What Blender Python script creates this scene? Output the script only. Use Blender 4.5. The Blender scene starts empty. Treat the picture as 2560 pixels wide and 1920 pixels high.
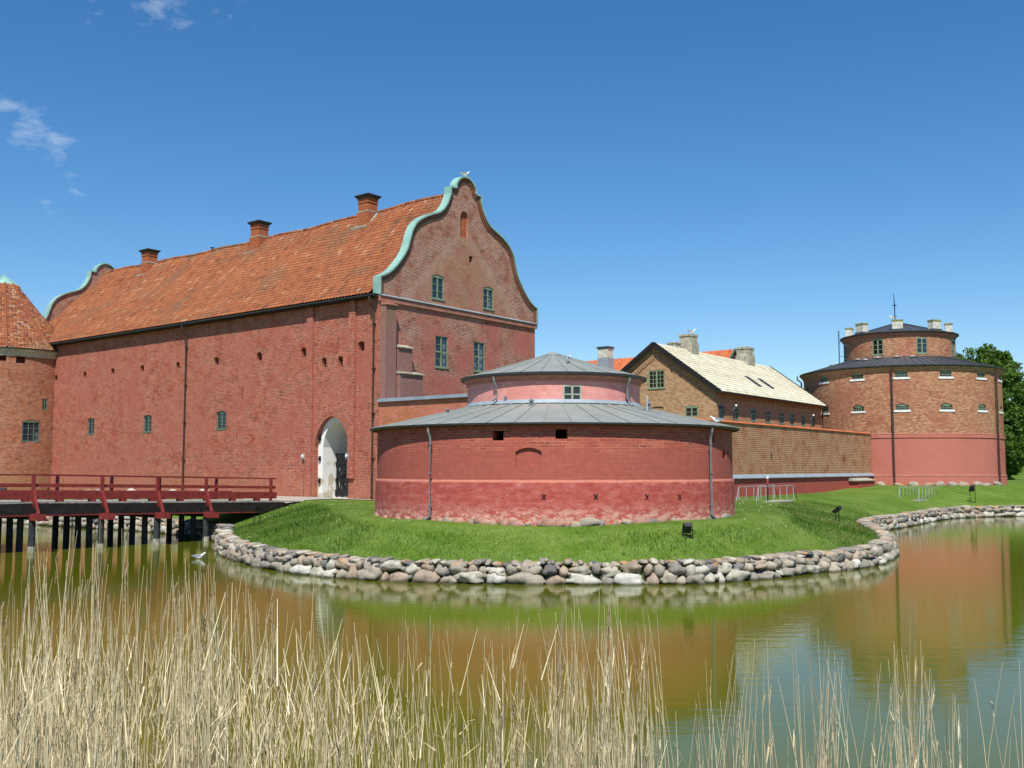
import bpy, math, random
import numpy as np
from math import sin, cos, tan, pi, radians, sqrt, atan2, atan, floor
from mathutils import Vector, noise as mnoise
random.seed(7); RNG = np.random.default_rng(11)
sc = bpy.context.scene
COL = sc.collection

# ------------------------------------------------------------------ camera
PITCH = atan(210/2560); CP, SP = cos(PITCH), sin(PITCH); HC = 3.5
cam_d = bpy.data.cameras.new('camera'); cam = bpy.data.objects.new('camera', cam_d); COL.objects.link(cam)
cam_d.sensor_width = 36; cam_d.lens = 36; cam_d.clip_start = 0.1; cam_d.clip_end = 6000
cam.location = (0, 0, HC); cam.rotation_euler = (pi/2 + PITCH, 0, 0); sc.camera = cam

# ------------------------------------------------------------------ world, sun, exposure
SUN_EL = radians(55); SUN_AZ = radians(183)
w = bpy.data.worlds.new('World'); sc.world = w; w.use_nodes = True
nt = w.node_tree; nt.nodes.clear()
def wn(t, **k):
    n = nt.nodes.new(t)
    for a, b in k.items(): setattr(n, a, b)
    return n
sky = wn('ShaderNodeTexSky', sky_type='NISHITA', sun_disc=False, sun_elevation=SUN_EL, sun_rotation=SUN_AZ,
         air_density=1.0, dust_density=0.12, ozone_density=3.6, altitude=0)
bg = wn('ShaderNodeBackground'); bg.inputs[1].default_value = 0.085
out = wn('ShaderNodeOutputWorld')
hsv = wn('ShaderNodeHueSaturation'); hsv.inputs['Saturation'].default_value = 1.27
# thin wisps of cloud high on the left of the view
tc = wn('ShaderNodeTexCoord')
mapn = wn('ShaderNodeMapping'); mapn.inputs['Scale'].default_value = (1.6, 1.6, 3.4); mapn.inputs['Location'].default_value = (0.3, 0, 0.1)
nz = wn('ShaderNodeTexNoise'); nz.inputs['Scale'].default_value = 24; nz.inputs['Detail'].default_value = 9; nz.inputs['Roughness'].default_value = 0.62
nt.links.new(tc.outputs['Generated'], mapn.inputs[0]); nt.links.new(mapn.outputs[0], nz.inputs['Vector'])
def wm(op, a, b=None):
    n = wn('ShaderNodeMath', operation=op)
    for i, x in enumerate((a, b)):
        if x is None: continue
        if isinstance(x, (int, float)): n.inputs[i].default_value = x
        else: nt.links.new(x, n.inputs[i])
    return n.outputs[0]
tot = None
for px, py, rad, amt in ((80, 325, .030, 1.0), (138, 358, .026, .9), (8, 262, .022, .8), (395, 5, .038, 1.0), (440, 35, .026, .8), (225, 15, .04, .5), (182, 468, .020, .6), (118, 505, .024, .6), (600, 10, .035, .45)):
    v = Vector(((px-1280)/2560, CP-(960-py)/2560*SP, SP+(960-py)/2560*CP)).normalized()
    vd = wn('ShaderNodeVectorMath', operation='DISTANCE'); nt.links.new(tc.outputs['Generated'], vd.inputs[0]); vd.inputs[1].default_value = v
    m = wm('MAXIMUM', wm('SUBTRACT', 1.0, wm('DIVIDE', vd.outputs['Value'], rad)), 0.0)
    m = wm('MULTIPLY', m, amt)
    tot = m if tot is None else wm('MAXIMUM', tot, m)
cl = wm('MAXIMUM', wm('MULTIPLY', wm('SUBTRACT', wm('ADD', nz.outputs['Fac'], wm('MULTIPLY', tot, 0.42)), 0.68), 1.1), 0.0)
cl = wm('MINIMUM', wm('MULTIPLY', cl, wm('MINIMUM', wm('MULTIPLY', tot, 4.0), 1.0)), 0.25)
mixc = wn('ShaderNodeMixRGB'); nt.links.new(cl, mixc.inputs[0]); nt.links.new(sky.outputs[0], hsv.inputs['Color'])
tint = wn('ShaderNodeMixRGB', blend_type='MULTIPLY'); tint.inputs[0].default_value = 1; tint.inputs[2].default_value = (.98, 1.0, 1.03, 1); nt.links.new(hsv.outputs[0], tint.inputs[1]); nt.links.new(tint.outputs[0], mixc.inputs[1])
mixc.inputs[2].default_value = (6.5, 7.2, 8.0, 1)
nt.links.new(mixc.outputs[0], bg.inputs[0]); nt.links.new(bg.outputs[0], out.inputs[0])
sd = bpy.data.lights.new('sun', 'SUN'); sd.energy = 3.9; sd.angle = radians(0.53); sd.color = (1.0, 0.955, 0.88)
so = bpy.data.objects.new('sun', sd); COL.objects.link(so); so.rotation_euler = (pi/2 - SUN_EL, 0, -radians(3))
so.location = (0, -30, 60)
sc.view_settings.view_transform = 'Standard'; sc.view_settings.look = 'None'
sc.view_settings.exposure = 0.58; sc.view_settings.gamma = 1.0; sc.view_settings.use_curve_mapping = False
sc.render.engine = 'CYCLES'; sc.cycles.max_bounces = 6; sc.cycles.transparent_max_bounces = 8

# ------------------------------------------------------------------ pixel -> world helpers (2560 x 1920 photo)
def ray(px, py):
    a = (px-1280)/2560; b = (960-py)/2560
    return Vector((a, CP - b*SP, SP + b*CP))
O = Vector((0, 0, HC))
def PY(px, py, Y): d = ray(px, py); return O + d*(Y/d.y)
def PZ(px, py, z): d = ray(px, py); return O + d*((z-HC)/d.z)
def PP(px, py, o, n): d = ray(px, py); return O + d*((o-O).dot(n)/d.dot(n))
def zat(py, Y, px=1280): return PY(px, py, Y).z

# ------------------------------------------------------------------ mesh builder
class MB:
    def __init__(s): s.v = []; s.f = []; s.uv = []; s.t = []
    def face(s, pts, uvs=None, t=0.5):
        n = len(s.v); s.v.extend([(p[0], p[1], p[2]) for p in pts]); s.f.append(tuple(range(n, n+len(pts)))); s.uv.append(uvs); s.t.append(t)
    def hexa(s, p, t=0.5):      # p: 8 points, bottom 0-3 ccw, top 4-7
        for q in ((3,2,1,0), (4,5,6,7), (0,1,5,4), (1,2,6,5), (2,3,7,6), (3,0,4,7)): s.face([p[i] for i in q], None, t)
    def box(s, c, ax, ay, az, t=0.5):   # centre and three half-axis vectors
        c = Vector(c); ax = Vector(ax); ay = Vector(ay); az = Vector(az)
        s.hexa([c-ax-ay-az, c+ax-ay-az, c+ax+ay-az, c-ax+ay-az, c-ax-ay+az, c+ax-ay+az, c+ax+ay+az, c-ax+ay+az], t)
    def bar(s, a, b, w, h, up=(0, 0, 1), t=0.5):
        a = Vector(a); b = Vector(b); d = (b-a).normalized(); sd_ = d.cross(Vector(up))
        if sd_.length < 1e-4: sd_ = Vector((1, 0, 0))
        sd_.normalize(); u = sd_.cross(d).normalized()
        s.box((a+b)/2, (b-a)/2, sd_*(-w/2), u*(h/2), t)
    def tube(s, pts, r, n=8, t=0.5, caps=True):
        pts = [Vector(p) for p in pts]; rs = r if isinstance(r, (list, tuple)) else [r]*len(pts); rings = []
        for i, p in enumerate(pts):
            d = (pts[min(i+1, len(pts)-1)] - pts[max(i-1, 0)]).normalized()
            a = d.cross(Vector((0, 0, 1)));
            if a.length < 1e-3: a = Vector((1, 0, 0))
            a.normalize(); b = d.cross(a).normalized()
            rings.append([p + (a*cos(2*pi*k/n) + b*sin(2*pi*k/n))*rs[i] for k in range(n)])
        for i in range(len(rings)-1):
            for k in range(n):
                s.face([rings[i][k], rings[i+1][k], rings[i+1][(k+1) % n], rings[i][(k+1) % n]], None, t)
        if caps: s.face(rings[0], None, t); s.face(rings[-1][::-1], None, t)
    def lathe(s, c, prof, n=48, a0=0, a1=2*pi, t=0.5):   # prof: (r, z) bottom to top, outward faces
        c = Vector((c[0], c[1], 0))
        for k in range(n):
            A = a0+(a1-a0)*k/n; B = a0+(a1-a0)*(k+1)/n
            for (r0, z0), (r1, z1) in zip(prof[:-1], prof[1:]):
                P_ = [c+Vector((r0*sin(A), -r0*cos(A), z0)), c+Vector((r0*sin(B), -r0*cos(B), z0)), c+Vector((r1*sin(B), -r1*cos(B), z1)), c+Vector((r1*sin(A), -r1*cos(A), z1))]
                U = [(A*max(r0, .1), z0), (B*max(r0, .1), z0), (B*max(r0, .1), z1+abs(r0-r1)), (A*max(r0, .1), z1+abs(r0-r1))]
                if r1 < 1e-4: P_ = P_[:3]; U = U[:3]
                elif r0 < 1e-4: P_ = [P_[0]]+P_[2:]; U = [U[0]]+U[2:]
                s.face(P_, U, t)
    def build(s, name, m, parent=None, smooth=False, merge=False):
        off = Vector((0, 0, 0)); q = parent
        while q is not None: off += q.location; q = q.parent
        me = bpy.data.meshes.new(name); V = np.array(s.v, dtype=np.float64) - np.array(off)
        me.from_pydata(V.tolist(), [], s.f)
        uvl = me.uv_layers.new(name='UVMap'); data = []
        for f, uv in zip(s.f, s.uv):
            if uv is None:
                p = [s.v[i] for i in f]
                a = Vector(p[1])-Vector(p[0]); b = Vector(p[2])-Vector(p[0]); n = a.cross(b)
                if n.length > 0: n.normalize()
                if abs(n.z) < 0.75:
                    h = Vector((-n.y, n.x, 0));
                    h = h.normalized() if h.length > 1e-6 else Vector((1, 0, 0))
                    for q_ in p: data += [q_[0]*h.x+q_[1]*h.y, q_[2]]
                else:
                    for q_ in p: data += [q_[0], q_[1]]
            else:
                for q_ in uv: data += [q_[0], q_[1]]
        uvl.data.foreach_set('uv', data)
        at = me.attributes.new('rnd', 'FLOAT', 'FACE'); at.data.foreach_set('value', s.t)
        me.materials.append(m)
        if smooth: me.polygons.foreach_set('use_smooth', [True]*len(s.f))
        me.update()
        if merge:
            import bmesh
            bm = bmesh.new(); bm.from_mesh(me); bmesh.ops.remove_doubles(bm, verts=bm.verts, dist=1e-4); bm.to_mesh(me); bm.free()
        o = bpy.data.objects.new(name, me); COL.objects.link(o)
        if parent is not None: o.parent = parent
        return o

def mesh_np(name, V, F, rnd, m, parent=None, smooth=False, loc=None):
    """F: (n,3) or (n,4) int array, rnd per face"""
    me = bpy.data.meshes.new(name); k = F.shape[1]
    me.vertices.add(len(V)); me.vertices.foreach_set('co', V.astype(np.float32).ravel())
    me.loops.add(F.size); me.loops.foreach_set('vertex_index', F.astype(np.int32).ravel())
    me.polygons.add(len(F)); me.polygons.foreach_set('loop_start', np.arange(0, F.size, k, dtype=np.int32))
    me.polygons.foreach_set('loop_total', np.full(len(F), k, dtype=np.int32))
    if smooth: me.polygons.foreach_set('use_smooth', np.ones(len(F), dtype=bool))
    at = me.attributes.new('rnd', 'FLOAT', 'FACE'); at.data.foreach_set('value', rnd.astype(np.float32))
    me.materials.append(m); me.update(); me.validate()
    o = bpy.data.objects.new(name, me); COL.objects.link(o)
    if loc is not None: o.location = loc
    if parent is not None: o.parent = parent
    return o

def thing(name, label, cat, loc=(0, 0, 0), group=None):
    o = bpy.data.objects.new(name, None); COL.objects.link(o); o.location = loc; o.empty_display_size = .5
    o['label'] = label; o['category'] = cat
    if group: o['group'] = group
    return o
def tag(o, label=None, cat=None, group=None, kind=None):
    if label: o['label'] = label
    if cat: o['category'] = cat
    if group: o['group'] = group
    if kind: o['kind'] = kind
    return o

# ------------------------------------------------------------------ materials
class NM:
    def __init__(s, name):
        s.m = bpy.data.materials.new(name); s.m.use_nodes = True; s.nt = s.m.node_tree; s.nt.nodes.clear()
        s.out = s.n('ShaderNodeOutputMaterial')
    def n(s, t, **k):
        x = s.nt.nodes.new(t)
        for a, b in k.items(): setattr(x, a, b)
        return x
    def set(s, sock, v):
        if v is None: return
        if isinstance(v, bpy.types.NodeSocket): s.nt.links.new(v, sock)
        elif isinstance(v, (tuple, list)):
            sock.default_value = (*v, 1) if (len(v) == 3 and len(sock.default_value) == 4) else v
        else: sock.default_value = v
    def uv(s): return s.n('ShaderNodeUVMap', uv_map='UVMap').outputs[0]
    def obj(s): return s.n('ShaderNodeTexCoord').outputs['Object']
    def pos(s): return s.n('ShaderNodeNewGeometry').outputs['Position']
    def rnd(s): return s.n('ShaderNodeAttribute', attribute_name='rnd').outputs['Fac']
    def map(s, v, scale=(1, 1, 1), loc=(0, 0, 0), rot=(0, 0, 0)):
        x = s.n('ShaderNodeMapping'); s.set(x.inputs[0], v); x.inputs['Scale'].default_value = scale; x.inputs['Location'].default_value = loc; x.inputs['Rotation'].default_value = rot
        return x.outputs[0]
    def noise(s, v, scale, detail=5, rough=.55, dist=0):
        x = s.n('ShaderNodeTexNoise'); s.set(x.inputs['Vector'], v); x.inputs['Scale'].default_value = scale; x.inputs['Detail'].default_value = detail
        x.inputs['Roughness'].default_value = rough; x.inputs['Distortion'].default_value = dist
        return x.outputs['Fac']
    def vor(s, v, scale, out='Color'):
        x = s.n('ShaderNodeTexVoronoi'); s.set(x.inputs['Vector'], v); x.inputs['Scale'].default_value = scale; return x.outputs[out]
    def ramp(s, f, stops, interp='LINEAR'):
        x = s.n('ShaderNodeValToRGB'); s.set(x.inputs[0], f); r = x.color_ramp; r.interpolation = interp
        while len(r.elements) < len(stops): r.elements.new(0.5)
        for e, (p, c) in zip(r.elements, stops):
            e.position = p; e.color = (*c, 1) if isinstance(c, (tuple, list)) else (c, c, c, 1)
        return x.outputs[0]
    def mix(s, f, a, b, mode='MIX'):
        x = s.n('ShaderNodeMixRGB', blend_type=mode); s.set(x.inputs[0], f); s.set(x.inputs[1], a); s.set(x.inputs[2], b); return x.outputs[0]
    def math(s, op, a, b=None, c=None):
        x = s.n('ShaderNodeMath', operation=op)
        for i, q in enumerate((a, b, c)): s.set(x.inputs[i], q)
        return x.outputs[0]
    def step(s, f, a, b):     # smooth map a..b -> 0..1
        x = s.n('ShaderNodeMapRange', interpolation_type='SMOOTHSTEP'); s.set(x.inputs[0], f)
        x.inputs[1].default_value = a; x.inputs[2].default_value = b; return x.outputs[0]
    def sep(s, v): return s.n('ShaderNodeSeparateXYZ'), v
    def xyz(s, v):
        x = s.n('ShaderNodeSeparateXYZ'); s.set(x.inputs[0], v); return x.outputs
    def bump(s, h, strength=.4, dist=.02):
        x = s.n('ShaderNodeBump'); s.set(x.inputs['Height'], h); x.inputs['Strength'].default_value = strength; x.inputs['Distance'].default_value = dist; return x.outputs[0]
    def bsdf(s, col, rough=.85, metal=0, normal=None, spec=.3, **k):
        x = s.n('ShaderNodeBsdfPrincipled'); s.set(x.inputs['Base Color'], col); s.set(x.inputs['Roughness'], rough); s.set(x.inputs['Metallic'], metal)
        x.inputs['Specular IOR Level'].default_value = spec
        for a, b in k.items(): s.set(x.inputs[a.replace('_', ' ')], b)
        if normal is not None: s.set(x.inputs['Normal'], normal)
        s.set(s.out.inputs[0], x.outputs[0]); return s.m

def plain(name, col, rough=.7, metal=0, var=.12, sc_=3.0, spec=.3):
    m = NM(name); f = m.noise(m.obj(), sc_, 6, .6)
    a = tuple(c*(1-var*1.6) for c in col); b = tuple(min(1, c*(1+var*1.6)) for c in col)
    return m.bsdf(m.ramp(f, [(.3, a), (.7, b)]), rough, metal, spec=spec)

def brickmat(name, pal, mortar, wash=None, wamt=.5, wscale=.35, patch=None, pamt=.5, pscale=.25, course=.088, bw=.26, msize=.010,
             mort_amt=.8, low=None, pale=None, paleamt=.55, extra=None, contrast=1.0, fleck=0, fcol=(.66, .50, .38)):
    """pal: list of brick colours from dark to light; wash: limewash colour; low: (z, colour, amount, soft); pale: efflorescence colour"""
    m = NM(name); uv = m.uv()
    b = m.n('ShaderNodeTexBrick', offset=.5, squash_frequency=2, squash=1.0); m.set(b.inputs['Vector'], uv)
    b.inputs['Color1'].default_value = (0, 0, 0, 1); b.inputs['Color2'].default_value = (1, 1, 1, 1); b.inputs['Mortar'].default_value = (.5, .5, .5, 1)
    b.inputs['Scale'].default_value = 1; b.inputs['Mortar Size'].default_value = msize; b.inputs['Mortar Smooth'].default_value = .1
    b.inputs['Brick Width'].default_value = bw; b.inputs['Row Height'].default_value = course; b.inputs['Bias'].default_value = 0
    n = len(pal)
    c = m.ramp(b.outputs['Color'], [(i/(n-1) if n > 1 else 0, p) for i, p in enumerate(pal)])
    f1 = m.noise(uv, .6, 7, .62)
    c = m.mix(m.math('MULTIPLY', m.step(f1, .35, .7), .35), c, tuple(q*.8 for q in pal[-1]))
    mm = m.noise(uv, 1.1, 4, .6)
    mfac = m.math('MULTIPLY', b.outputs['Fac'], m.math('MULTIPLY', m.step(mm, .25, .6), mort_amt))
    c = m.mix(mfac, c, mortar)
    if wash is not None:
        wf = m.noise(m.map(uv, (1, 1, 1), (3.3, 1.7, 0)), wscale, 11, .68, .6)
        wf2 = m.noise(m.map(uv, (1, 3.2, 1), (9, 4, 0)), 2.3, 8, .7)
        k = m.math('ADD', m.math('MULTIPLY', wf, .62), m.math('MULTIPLY', wf2, .38))
        c = m.mix(m.math('MULTIPLY', m.step(k, .62-wamt*.25, .74-wamt*.25), .88), c, m.mix(m.noise(uv, 5, 6, .7), tuple(q*.82 for q in wash), tuple(min(1, q*1.16) for q in wash)))
    if patch is not None:
        pf = m.noise(m.map(uv, (1, 1, 1), (17, 5, 0)), pscale, 9, .62, .4)
        c = m.mix(m.math('MULTIPLY', m.step(pf, .60-pamt*.15, .78-pamt*.1), .75), c, patch)
    if extra: c = extra(m, uv, c, b)
    if pale is not None:
        pf = m.noise(m.map(uv, (1, 1.6, 1), (31, 8, 0)), 1.9, 10, .75)
        c = m.mix(m.math('MULTIPLY', m.step(pf, .60, .72), paleamt), c, pale)
    if low is not None:
        z = m.math('ADD', m.xyz(uv)[1], m.math('MULTIPLY', m.math('SUBTRACT', m.noise(uv, 1.3, 8, .7), .5), low[3]*2))
        lz = m.n('ShaderNodeMapRange'); m.set(lz.inputs[0], z); lz.inputs[1].default_value = low[0]+low[3]*.5; lz.inputs[2].default_value = low[0]-low[3]*.5
        c = m.mix(m.math('MULTIPLY', lz.outputs[0], low[2]), c, low[1])
    if fleck:
        fk = m.noise(m.map(uv, (1, 2.8, 1), (6, 11, 0)), 5.2, 3, .6, .3); dk = m.noise(m.map(uv, (1, 2.6, 1), (16, 1, 0)), 6.0, 3, .6); area = m.step(m.noise(m.map(uv, (1, 1, 1), (40, 9, 0)), .45, 6, .6), .38, .62)
        c = m.mix(m.math('MULTIPLY', m.math('MULTIPLY', m.step(fk, .56, .68), area), fleck), c, fcol)
        c = m.mix(m.math('MULTIPLY', m.math('MULTIPLY', m.step(dk, .60, .70), m.math('SUBTRACT', 1.15, area)), fleck*.8), c, (.10, .045, .04))
    g = m.noise(uv, 26, 5, .75); g2 = m.noise(uv, 3.5, 6, .7)
    c = m.mix(.75*contrast, c, m.mix(1, m.ramp(g, [(.25, .68), (.75, 1.25)]), m.ramp(g2, [(.28, .8), (.72, 1.16)]), 'MULTIPLY'), 'MULTIPLY')
    h = m.math('ADD', m.math('MULTIPLY', b.outputs['Fac'], -.7), m.math('MULTIPLY', g, .8))
    return m.bsdf(c, .93, 0, m.bump(h, .3, .010), spec=.15)

ochre = (.33, .19, .055)
M = {}
M['main'] = brickmat('old red brick with worn limewash', [(.13, .035, .028), (.31, .068, .042), (.40, .088, .05), (.45, .13, .075)], (.58, .38, .28),
                     wash=(.40, .125, .088), wamt=.60, wscale=.30, patch=(.36, .12, .06), pamt=-.2, low=(3.0, (.42, .17, .10), .4, .45), pale=(.56, .34, .25), paleamt=.35, fleck=.55)
def gable_extra(m, uv, c, b):
    x = m.xyz(uv); u, z = x[0], x[1]
    # paler old triangle of brick inside the later scrolled gable
    half = m.math('ABSOLUTE', m.math('SUBTRACT', u, 7.3))
    t = m.math('SUBTRACT', m.math('SUBTRACT', 18.45, m.math('MULTIPLY', half, .92)), z)
    n = m.math('MULTIPLY', m.math('SUBTRACT', m.noise(uv, 1.4, 6, .7), .5), .8)
    tri = m.math('MULTIPLY', m.step(m.math('ADD', t, n), -.1, .2), m.step(z, 13.0, 13.2))
    edge = m.math('MULTIPLY', tri, m.math('SUBTRACT', 1.0, m.step(m.math('ADD', t, n), .2, 1.5)))
    c = m.mix(m.math('MULTIPLY', tri, .55), c, m.mix(m.step(m.noise(uv, .8, 7, .65), .4, .65), (.40, .17, .12), (.38, .21, .10)))
    c = m.mix(m.math('MULTIPLY', edge, m.math('MULTIPLY', m.step(m.noise(uv, 9, 6, .8), .40, .62), .55)), c, (.50, .42, .33))
    c = m.mix(m.math('MULTIPLY', m.math('SUBTRACT', 1.0, m.step(z, 12.9, 13.1)), m.math('MULTIPLY', m.step(m.noise(uv, .55, 8, .65), .42, .6), .75)), c, (.45, .115, .09))
    return c
M['gable'] = brickmat('gable brick', [(.12, .042, .03), (.25, .072, .045), (.33, .10, .06), (.40, .16, .09)], (.58, .44, .34), patch=(.28, .17, .06), pamt=.15,
                      msize=.014, mort_amt=.95, extra=gable_extra, fleck=.6, fcol=(.62, .48, .40))
M['buttress'] = brickmat('plastered buttress', [(.22, .08, .06), (.28, .11, .085), (.32, .15, .12)], (.33, .2, .16), wash=(.30, .16, .14), wamt=.9, patch=(.25, .16, .07), pamt=.45, mort_amt=.3)
M['moulding'] = plain('moulded brick', (.20, .085, .055), .9, 0, .2, 6)
M['string'] = plain('string course plaster', (.36, .155, .11), .9, 0, .18, 3)
M['wallA'] = brickmat('orange lichen brick', [(.30, .10, .035), (.38, .15, .05), (.42, .17, .06)], (.44, .23, .12), wash=(.55, .18, .14), wamt=.85, wscale=.5, patch=(.42, .19, .055), pamt=.6, pscale=.45, pale=(.56, .3, .2), paleamt=.4, mort_amt=.4)
M['curtain'] = brickmat('brown courses brick', [(.19, .065, .034), (.33, .115, .052), (.38, .14, .06), (.36, .18, .075)], (.54, .37, .24), course=.125, bw=.28, msize=.022, mort_amt=1.0)
M['curtainlow'] = brickmat('low red washed brick', [(.30, .06, .045), (.38, .08, .06), (.42, .10, .075)], (.44, .2, .15), wash=(.42, .09, .07), wamt=.8, pale=(.62, .42, .34), paleamt=.7, mort_amt=.35)
def roundel_extra(m, uv, c, b):
    x = m.xyz(uv); u, z = x[0], x[1]
    # raw brick band high on the wall; smoother wash below
    band = m.math('MULTIPLY', m.step(z, 3.75, 4.25), 1.0)
    bn = m.step(m.math('ADD', m.math('MULTIPLY', m.noise(m.map(uv, (1, 2.4, 1)), .9, 7, .65), .8), m.math('MULTIPLY', band, .2)), .50, .68)
    c = m.mix(m.math('MULTIPLY', m.math('SUBTRACT', 1.0, bn), .85), c, m.mix(m.noise(m.map(uv, (1, 3, 1)), 2.0, 7, .7), (.33, .076, .054), (.41, .12, .09)))
    # pink plinth
    pl = m.math('SUBTRACT', 1.0, m.step(m.math('ADD', z, m.math('MULTIPLY', m.math('SUBTRACT', m.noise(uv, 2.2, 6, .7), .5), .16)), 3.06, 3.13))
    pn = m.noise(m.map(uv, (1, 2.6, 1), (4, 2, 0)), 1.7, 12, .8, .1)
    pink = m.ramp(pn, [(.32, (.31, .055, .042)), (.48, (.41, .085, .066)), (.60, (.50, .15, .12)), (.72, (.64, .34, .28))])
    c = m.mix(pl, c, pink)
    # pale salts near the ground
    lo = m.math('MULTIPLY', m.math('SUBTRACT', 1.0, m.step(z, 1.75, 2.45)), m.step(m.noise(m.map(uv, (1, 2, 1), (8, 2, 0)), 3.0, 12, .85), .47, .56))
    lo2 = m.math('MULTIPLY', m.math('SUBTRACT', 1.0, m.step(z, 1.7, 2.3)), m.step(m.noise(m.map(uv, (1, 2, 1), (28, 7, 0)), 2.2, 12, .8), .52, .58))
    c = m.mix(m.math('MULTIPLY', lo2, .7), c, (.42, .12, .05))
    c = m.mix(m.math('MULTIPLY', lo, .85), c, (.72, .47, .38))
    sc2 = m.step(m.noise(m.map(uv, (1, 1.1, 1), (50, 3, 0)), 1.5, 8, .7), .66, .69)
    c = m.mix(m.math('MULTIPLY', sc2, .5), c, (.66, .33, .26))
    edge = m.math('MULTIPLY', m.step(z, 3.03, 3.06), m.math('SUBTRACT', 1.0, m.step(z, 3.10, 3.12)))
    c = m.mix(m.math('MULTIPLY', edge, .6), c, (.60, .29, .20))
    return c
M['roundel'] = brickmat('bastion brick', [(.22, .055, .042), (.35, .078, .05), (.43, .095, .055), (.47, .14, .08)], (.52, .24, .18), course=.095, bw=.28, msize=.012, mort_amt=.75, extra=roundel_extra, fleck=.18,
                        pale=(.60, .27, .21), paleamt=.45, contrast=.8)
M['pink'] = brickmat('pink plaster drum', [(.62, .24, .20), (.66, .27, .23)], (.62, .26, .22), wash=(.70, .33, .29), wamt=.7, wscale=.8, mort_amt=.2, pale=(.74, .46, .41), paleamt=.4, contrast=.45)
def tower_extra(m, uv, c, b):
    z = m.xyz(uv)[1]; k = m.noise(m.map(uv, (1, 1, 1), (2, 6, 0)), .42, 8, .6)
    return m.mix(m.math('MULTIPLY', m.step(k, .45, .62), .45), c, (.36, .115, .075))
M['tower'] = brickmat('buff and red tower brick', [(.21, .085, .05), (.34, .135, .075), (.42, .20, .11), (.52, .33, .18)], (.42, .25, .16), course=.08, bw=.25, msize=.008, mort_amt=.5, extra=tower_extra, fleck=.35, fcol=(.60, .42, .24))
M['towerplaster'] = brickmat('rose plaster', [(.47, .155, .115), (.49, .17, .125)], (.47, .16, .12), wash=(.50, .185, .14), wamt=.5, wscale=.25, patch=(.40, .12, .08), pamt=.5, mort_amt=.1, contrast=.35)
M['ltower'] = brickmat('left tower brick', [(.13, .042, .03), (.29, .08, .042), (.37, .115, .055), (.42, .16, .08)], (.5, .34, .24), fleck=.4, wash=(.42, .15, .11), wamt=.4, patch=(.28, .18, .06), pamt=.2, pscale=.35, low=(3.2, (.36, .2, .09), .4, .4))
M['barrack'] = brickmat('buff barrack brick', [(.28, .14, .07), (.38, .21, .11), (.46, .28, .15), (.50, .34, .19)], (.45, .31, .2), course=.075, bw=.23, msize=.008, mort_amt=.5, patch=(.36, .16, .08), pamt=.3)
M['barrackside'] = brickmat('red barrack brick', [(.36, .15, .085), (.50, .22, .12), (.58, .30, .17)], (.4, .24, .16), course=.075, bw=.23, msize=.008, mort_amt=.5, patch=(.40, .24, .13), pamt=.4)
M['chimney'] = brickmat('chimney brick', [(.30, .085, .035), (.38, .11, .045), (.42, .14, .06)], (.42, .2, .12), mort_amt=.45, course=.08)
M['housewall'] = plain('hidden house wall', (.42, .2, .14), .9)
M['niche'] = plain('niche brick', (.37, .10, .045), .9, 0, .2, 5)

def tilemat(name, stops, dirt, dscale=.5, damt=.5):
    m = NM(name); c = m.ramp(m.rnd(), stops); p = m.obj()
    st = m.noise(m.map(p, (1, 1, .35)), dscale, 9, .68, .5)
    c = m.mix(m.math('MULTIPLY', m.step(st, .48, .68), damt), c, dirt)
    c = m.mix(.6, c, m.ramp(m.noise(p, 7, 6, .7), [(.3, .62), (.7, 1.3)]), 'MULTIPLY')
    return m.bsdf(c, .85, 0, m.bump(m.noise(p, 30, 4, .6), .3, .01), spec=.2)
M['tile'] = tilemat('orange clay tiles', [(0, (.13, .056, .032)), (.25, (.235, .078, .036)), (.5, (.29, .098, .042)), (.8, (.335, .122, .05)), (1, (.36, .21, .12))], (.18, .105, .06), .34, .7)
M['tileyellow'] = tilemat('pale yellow tiles', [(0, (.40, .35, .23)), (.3, (.54, .50, .36)), (.7, (.62, .58, .44)), (1, (.72, .69, .56))], (.44, .40, .25), .6, .35)
M['tilered'] = tilemat('bright red tiles', [(0, (.34, .08, .03)), (.5, (.50, .13, .05)), (1, (.58, .2, .08))], (.34, .13, .06), .7, .35)

def metalroof(name, c1, c2, streak):
    m = NM(name); p = m.obj(); f = m.noise(p, .9, 8, .65); c = m.ramp(f, [(.3, c1), (.7, c2)])
    c = m.mix(m.math('MULTIPLY', m.step(m.noise(p, 4.5, 8, .75), .52, .68), .4), c, streak)
    return m.bsdf(c, .55, .15, m.bump(m.noise(p, 3, 4, .5), .25, .02), spec=.4)
M['zinc'] = metalroof('weathered zinc roof', (.235, .25, .225), (.33, .345, .31), (.42, .43, .40))
M['slate'] = metalroof('dark metal roof', (.055, .06, .07), (.085, .09, .10), (.13, .13, .14))
M['copper'] = metalroof('green copper', (.20, .38, .32), (.36, .58, .49), (.15, .27, .23))
M['lead'] = metalroof('blue grey flashing', (.24, .29, .33), (.33, .39, .43), (.42, .46, .48))
M['pipe'] = plain('grey drainpipe', (.20, .215, .225), .5, .3)
M['pipebrown'] = plain('brown drainpipe', (.075, .048, .038), .55, .2)
M['gutter'] = plain('dark gutter', (.05, .055, .055), .5, .3)
M['black'] = plain('black paint', (.018, .018, .02), .45)
M['iron'] = plain('black iron', (.02, .02, .022), .5, .3)
M['framegreen'] = plain('grey green window paint', (.20, .27, .17), .5)
M['framedark'] = plain('dull green window paint', (.12, .18, .13), .5)
M['framepale'] = plain('stone grey window paint', (.33, .35, .26), .55)
M['white'] = plain('white paint', (.75, .75, .72), .6)
def wp(m, uv): pass
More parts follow.
